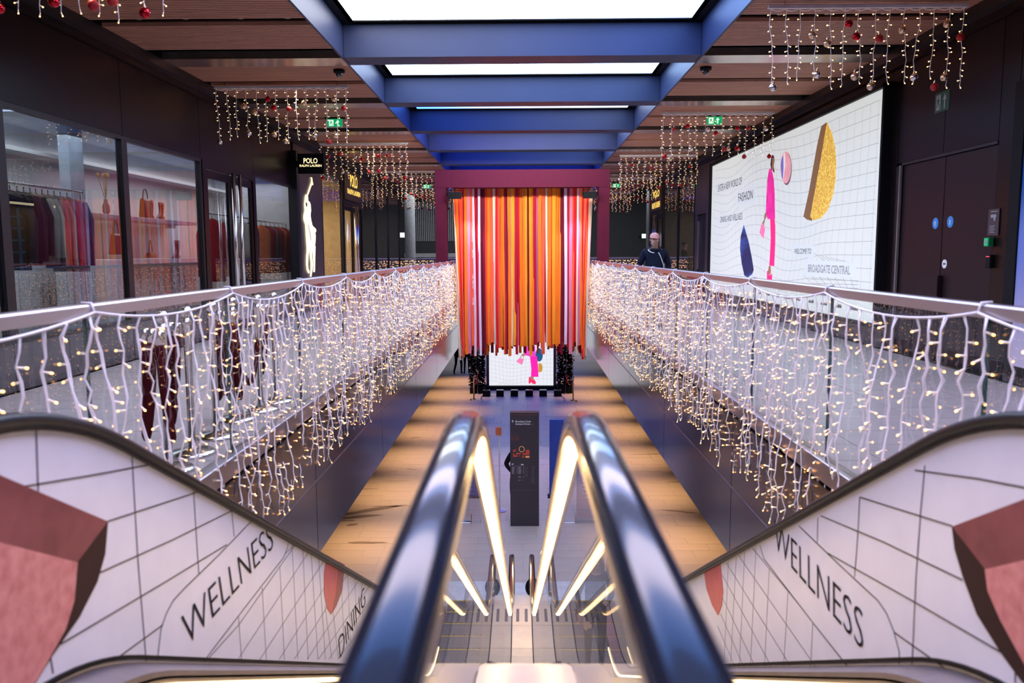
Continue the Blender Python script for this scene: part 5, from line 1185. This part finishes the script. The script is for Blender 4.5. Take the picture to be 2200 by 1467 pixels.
def dark_region(coat, legs):
    def f(n_, c):
        if n_ in ('head', 'crown', 'neck', 'jaw') or n_[0] == 'f' or n_.endswith('palm'): return SKINM
        if n_.endswith(('kne', 'ank', 'hip')): return legs
        if n_.endswith(('heel', 'toe')): return BLACK
        return coat
    return f
walk = dict(lkne=(-.10, -.16, .50, .06), lank=(-.10, -.14, .10, .042), lheel=(-.10, -.13, .045, .036), ltoe=(-.11, -.30, .03, .034), rkne=(.10, .02, .50, .06), rank=(.10, .26, .14, .042), rheel=(.10, .29, .09, .036), rtoe=(.11, .15, .02, .034), lwri=(-.26, .10, .92, .033), lpalm=(-.26, .11, .85, .029), rwri=(.26, -.14, .93, .033), rpalm=(.26, -.17, .86, .029))
person('walker in black, nearer the fascia, half hidden by the ribbons', (-3.06, 37.4, LOW), math.pi * .9, 1.78, walk, dark_region(DK, DK), (('hair', lambda m, s, B: cap_hair(m, s, B, DHAIR)),))
person('walker in black beside the dark tree, only the legs seen', (-2.66, 37.6, LOW), math.pi, 1.72, dict(walk, lkne=walk['rkne'][:0] + (-.10, -.03, .50, .06), lank=(-.10, .05, .10, .042), lheel=(-.10, .06, .04, .036), ltoe=(-.11, -.12, .03, .034)), dark_region(DK, DK), (('hair', lambda m, s, B: cap_hair(m, s, B, DHAIR)),))
look = dict(head=(0, -.06, 1.625, .086), jaw=(0, -.055, 1.55, .064), crown=(0, -.05, 1.695, .062), rwri=(.12, -.27, 1.12, .031), rpalm=(.09, -.33, 1.15, .028), relb=(.24, -.02, 1.14, .047))
def long_hair(m, s, B):
    h = B['head']; cap_hair(m, s, B, BLOND, .0, .03, 1.02)
    for sx in (-1, 1): m.tube([(h[0] + sx * .07 * s, h[1] * s + .0, (h[2] + .05) * s), (sx * .095 * s, (h[1] + .01) * s, (h[2] - .06) * s), (sx * .09 * s, (h[1] + .02) * s, (h[2] - .2) * s)], [.035 * s, .036 * s, .02 * s], BLOND, 8)
def specs(m, s, B):
    h = B['head']
    for sx in (-1, 1): m.tube([((h[0] + sx * .032 + .022 * math.cos(a)) * s, (h[1] - .098) * s, (h[2] + .002 + .018 * math.sin(a)) * s) for a in [2 * math.pi * k / 10 for k in range(11)]], .0025 * s, mat('spectacle_rim', (.25, .08, .05), .3), 5)
    m.tube([((h[0] - .01) * s, (h[1] - .1) * s, h[2] * s), ((h[0] + .01) * s, (h[1] - .1) * s, h[2] * s)], .002 * s, _mats['spectacle_rim'], 5)
person('woman with light brown hair and glasses riding up, looking down, behind the glass', (.97, 10.3, LOW + .06), 0.1, 1.64, look, dark_region(mat('grey_coat', (.05, .05, .06), .8), DK), (('hair', long_hair), ('glasses', specs)))
person('person in a dark coat standing hidden behind the directory totem', (-.07, 16.9, LOW), .2, 1.72, dict(lelb=(-.31, .02, 1.18, .06), lwri=(-.2, -.1, 1.02, .035), lpalm=(-.15, -.15, 1.0, .03), lkne=(-.14, 0, .49, .085), lhip=(-.13, 0, .85, .12)), dark_region(DK, DK), (('hair', lambda m, s, B: cap_hair(m, s, B, DHAIR)),))
person('passer-by in a brown coat inside the glazed shop near the capped man', (5.85, 29.0, 0.02), 1.3, 1.76, walk, dark_region(BROWNCOAT, DK), (('hair', lambda m, s, B: cap_hair(m, s, B, DHAIR)),))

# ================================================================== goods inside the shop
def garment(label, x, y, ztop, length, wd, m_, th=.07, plaid=None, legs=False):
    t = thing('hanging_garment', label, 'clothing', (x, y, ztop), group='clothes on the shop rails')
    q_ = MB(); q_.tube([(x, y, ztop + .0), (x, y, ztop - .06), (x - wd * .42, y, ztop - .13)], .008, mat('hanger_wood', (.16, .10, .06), .5), 6); q_.tube([(x, y, ztop - .06), (x + wd * .42, y, ztop - .13)], .008, _mats['hanger_wood'], 6)
    q_.tube([(x + .03 * math.cos(a), y, ztop + .03 + .03 * math.sin(a)) for a in [math.pi * (1.5 - k / 6) for k in range(8)]], .004, CHROME, 5); q_.build('hanger', t)
    q_ = MB(); rg = []
    for f, w_, d_ in ((0, .10, .5), (.04, .24, .8), (.10, .46, 1), (.2, .5, 1.1), (.5, .47, 1.2), (.8, .48, 1.25), (1, .5, 1.3)):
        rg.append([(x + wd * w_ * math.copysign(abs(math.cos(a)) ** .7, math.cos(a)), y + th * d_ * .5 * math.sin(a), ztop - .07 - length * f) for a in [2 * math.pi * j / 14 for j in range(14)]])
    q_.rings(rg, m_); bd_ = q_.build('cloth_body', t, True)
    if plaid:
        q_ = MB()
        for k in range(4): q_.box(x - wd * .4 + k * wd * .25, x - wd * .4 + k * wd * .25 + .03, y - th * .62, y - th * .60, ztop - .07 - length, ztop - .25, plaid)
        for k in range(5): q_.box(x - wd * .47, x + wd * .47, y - th * .62, y - th * .605, ztop - .35 - k * .13, ztop - .33 - k * .13, plaid)
        q_.build('plaid_print', t)
    if not legs:
        for sx in (-1, 1):
            q_ = MB(); q_.tube([(x + sx * wd * .40, y, ztop - .15), (x + sx * wd * .56, y, ztop - .38), (x + sx * wd * .57, y - .02, ztop - .07 - length * .92)], [.06, .06, .045], m_, 8); q_.build('sleeve', t, True)
BLKC = mat('cloth_black', (.010, .010, .012), .8); CHAR = mat('cloth_charcoal', (.03, .03, .035), .8); PNK = mat('cloth_pink', (.30, .15, .18), .8); CRM = mat('cloth_cream', (.42, .36, .30), .8); BLU = mat('cloth_blue', (.05, .07, .18), .8); BRN = mat('cloth_brown', (.20, .12, .08), .8); NVY = mat('cloth_navy_plaid', (.012, .018, .035), .8); CYN = mat('plaid_blue', (.02, .13, .22), .8); DEN = mat('cloth_denim', (.02, .08, .20), .8); REDC = mat('cloth_red', (.40, .02, .03), .8); PLUM = mat('cloth_plum', (.10, .03, .06), .8); ORG = mat('cloth_orange', (.65, .16, .06), .8)
for (x0, x1, y0, y1, z, lab, xx) in ((-6.2, -6.2, 9.2, 11.3, 2.27, 'steel clothes rail in the second shop window from the camera', 0), (-5.95, -5.95, 15.0, 17.75, 2.17, 'steel clothes rail behind the glazed shop door', 0), (-6.0, -6.0, 18.0, 20.4, 2.15, 'steel clothes rail with clothes coloured like the ribbon reflection beside the rider pillar', 0)):
    t = thing('clothes_rail', lab, 'clothes rail', (x0, (y0 + y1) / 2, .02)); q_ = MB(); q_.tube([(x0, y0, z), (x1, y1, z)], .016, CHROME, 8); q_.build('rail', t)
    q_ = MB()
    for y in (y0 + .05, y1 - .05): q_.tube([(x0, y, z), (x0, y, .04)], .016, CHROME, 8); q_.box(x0 - .25, x0 + .25, y - .02, y + .02, .02, .05, CHROME)
    q_.build('upright', t)
specs_ = [(9.28, BLKC, .95, 'black jacket, nearest the camera on the first rail'), (9.42, CHAR, .92, 'charcoal jacket, second on the first rail'), (9.56, BLKC, .95, 'black jacket, third on the first rail'), (9.70, BLKC, .9, 'black jacket, fourth on the first rail'), (9.84, CHAR, .9, 'charcoal shirt, fifth on the first rail'), (9.97, CHAR, .85, 'charcoal shirt on the first rail, just before the cream ones'), (10.10, CRM, .88, 'cream shirt next to the charcoal one on the first rail'),
          (10.22, CRM, .88, 'cream shirt next to the pink ones on the first rail'), (10.35, PNK, .9, 'pink shirt next to the cream ones on the first rail'), (10.48, PNK, .9, 'pink shirt in the middle of the pink and blue ones'), (10.62, BLU, .9, 'blue shirt next to the pink ones on the first rail'), (10.76, BLU, .95, 'blue shirt, last but one on the first rail'), (10.92, DEN, 1.0, 'denim jacket at the far end of the first rail')]
for y, m_, L, lab in specs_: garment(lab, -6.2, y, 2.24, L, .52, m_)
garment('navy plaid shirt hanging forward at the window beside the black mullion', -5.75, 8.85, 2.16, .86, .56, NVY, .12, CYN)
for y, m_, L, lab in ((15.35, REDC, 1.2, 'red dress behind the door, nearest the camera'), (15.85, CRM, .8, 'cream blouse behind the door'), (17.05, CRM, .75, 'pale shirt behind the door handles'), (17.4, PLUM, 1.35, 'plum trousers at the far end of the rail behind the door')): garment(lab, -5.95, y, 2.14, L, .46, m_, .06, None, m_ is PLUM)
for i, (m_, lab) in enumerate(((ORG, 'orange dress standing in for ribbon reflection, first on the rail by the rider pillar'), (REDC, 'red dress standing in for ribbon reflection, second on the rail by the rider pillar'), (PNK, 'pink dress standing in for ribbon reflection in the middle of the rail by the rider pillar'), (REDC, 'red dress standing in for ribbon reflection after the pink one by the rider pillar'), (ORG, 'orange dress standing in for ribbon reflection, last but one by the rider pillar'), (REDC, 'red dress standing in for ribbon reflection at the end of the rail by the rider pillar'))): garment(lab, -6.0, 18.4 + i * .33, 2.12, 1.1, .46, m_, .10, None, True)  # reds and oranges stand in for the ribbons' reflection in this window
t = thing('display_plinth', 'long white display plinth behind the second shop window', 'plinth', (-7.0, 15.0, .02))
q_ = MB(); q_.bbox(-7.6, -6.75, 12.9, 13.5, .02, 1.32, WHITEPAINT, .01); q_.box(-7.6, -6.75, 13.5, 16.6, 1.24, 1.32, WHITEPAINT); q_.box(-7.58, -7.5, 13.5, 16.6, .02, 1.24, WHITEPAINT); q_.bbox(-7.6, -6.75, 16.6, 17.2, .02, 1.32, WHITEPAINT, .01); q_.build('plinth_body', t)
t = thing('wall_shelf', 'long mauve wall shelf above the white plinth', 'shelf', (-7.5, 15.2, 2.04)); q_ = MB(); q_.bbox(-7.85, -7.2, 13.2, 17.7, 2.03, 2.10, mat('shelf_mauve', (.30, .24, .34), .5), .006); q_.build('board', t)
q_ = MB()
for y in (13.5, 15.4, 17.4): q_.box(-7.9, -7.55, y - .015, y + .015, 1.96, 2.03, CHROME)
q_.build('bracket', t)
BOOTM = mat('boot_red', (.15, .012, .012), .35); BOOTB = mat('boot_brown', (.14, .03, .02), .4); HEEL = mat('heel_dark', (.05, .02, .02), .5)
def boot(label, x, y, z, h, m_):
    t = thing('ankle_boot', label, 'boot', (x, y, z)); q_ = MB(); rg = []
    for zz, cy, rx, ry in ((.02, .06, .04, .13), (.05, .06, .042, .13), (.09, .035, .04, .10), (.13, .0, .042, .065), (.2, -.01, .045, .058), (h * .8, -.01, .052, .065), (h, -.012, .055, .07)):
        rg.append([(x + rx * math.cos(a), y - cy + ry * math.sin(a), z + zz) for a in [2 * math.pi * j / 14 for j in range(14)]])
    q_.rings(rg, m_); q_.build('upper', t, True); q_ = MB(); q_.box(x - .04, x + .04, y - .19, y + .06, z, z + .022, HEEL); q_.box(x - .035, x + .035, y + .005, y + .065, z, z + .06, HEEL); q_.build('sole', t)
def bag(label, x, y, z, w, h, m_, hh=.2):
    t = thing('handbag', label, 'bag', (x, y, z)); q_ = MB()
    q_.rings([[(x + sx_ * .07 * k, y + sy_ * w / 2 * k2, z + zz) for sx_, sy_ in ((-1, -1), (1, -1), (1, 1), (-1, 1))] for zz, k, k2 in ((0, 1, .9), (.02, 1.1, 1), (h * .9, .6, .92), (h, .3, .9))], m_); q_.build('body', t)
    q_ = MB(); q_.tube([(x, y + w * .33 * math.cos(a), z + h - .01 + hh * math.sin(a)) for a in [math.pi * k / 12 for k in range(13)]], .011, m_, 6); q_.build('handle', t, True)
boot('red ankle boot standing on the mauve shelf', -7.3, 16.2, 2.10, .34, BOOTM); boot('second red boot beside the first on the mauve shelf', -7.42, 16.0, 2.10, .38, BOOTM); boot('brown ankle boot on the white plinth', -6.95, 16.05, 1.32, .36, BOOTB)
bag('red handbag with a loop handle on the mauve shelf', -7.35, 15.65, 2.10, .30, .38, BOOTM, .2); bag('dark red handbag with a tall wire handle on the plinth', -7.0, 13.75, 1.40, .26, .36, BOOTM, .24); bag('tiny brown bag on a stand on the white plinth', -6.95, 14.9, 1.34, .18, .1, BOOTB, .24)
t = thing('display_block', 'small pale block under the dark red handbag', 'block', (-7.0, 13.75, 1.32)); q_ = MB(); q_.bbox(-7.12, -6.88, 13.6, 13.95, 1.32, 1.40, CRM, .006); q_.build('block', t)
t = thing('dried_flower_vase', 'vase of dried straw coloured flowers beside the black mullion', 'vase', (-7.3, 14.05, 2.10)); q_ = MB(); q_.lathe([(.03, 2.10), (.06, 2.14), (.06, 2.24), (.03, 2.32), (.035, 2.36)], PNK, 12, (-7.3, 14.05, 0)); q_.build('vase', t, True)
q_ = MB(); rr = random.Random(9); STRAW = mat('straw', (.55, .36, .16), .8)
for k in range(14):
    a, b = rr.uniform(-.12, .12), rr.uniform(-.12, .12); q_.tube([(-7.3, 14.05, 2.3), (-7.3 + a * .6, 14.05 + b * .6, 2.6), (-7.3 + a, 14.05 + b, 2.78)], .003, STRAW, 4); q_.sphere((-7.3 + a, 14.05 + b, 2.78), .03, STRAW, 6, 4, (.7, .7, 1.6))
q_.build('dried_flowers', t, kind='stuff')
# stacked display of orange and silver parcels in the far shop
STX = -6.4
for k in range(6):
    col_ = (mat('parcel_silver', (.5, .5, .58), .25, .7), mat('parcel_orange', (.7, .22, .03), .4))[k % 2]
    t = thing('gift_parcel', ('silver parcel at the bottom of the tall stack in the far shop', 'orange parcel second from the bottom of the stack', 'silver parcel third from the bottom of the stack', 'orange parcel fourth from the bottom of the stack', 'silver parcel fifth from the bottom of the stack', 'orange parcel on top of the tall stack in the far shop')[k], 'parcel', (STX, 30.0, .02 + k * .44))
    h_ = .40 + .02 * (k % 2); q_ = MB(); w_ = .42 - .03 * k; q_.bbox(STX - w_, STX + w_, 30.0 - w_, 30.0 + w_, .02 + k * .44, .46 + k * .44, col_, .02); q_.build('box', t)
    q_ = MB(); q_.box(STX - w_ - .004, STX + w_ + .004, 29.96, 30.04, .02 + k * .44, .455 + k * .44, GOLDLIT if False else BRASS); q_.build('ribbon_band', t)
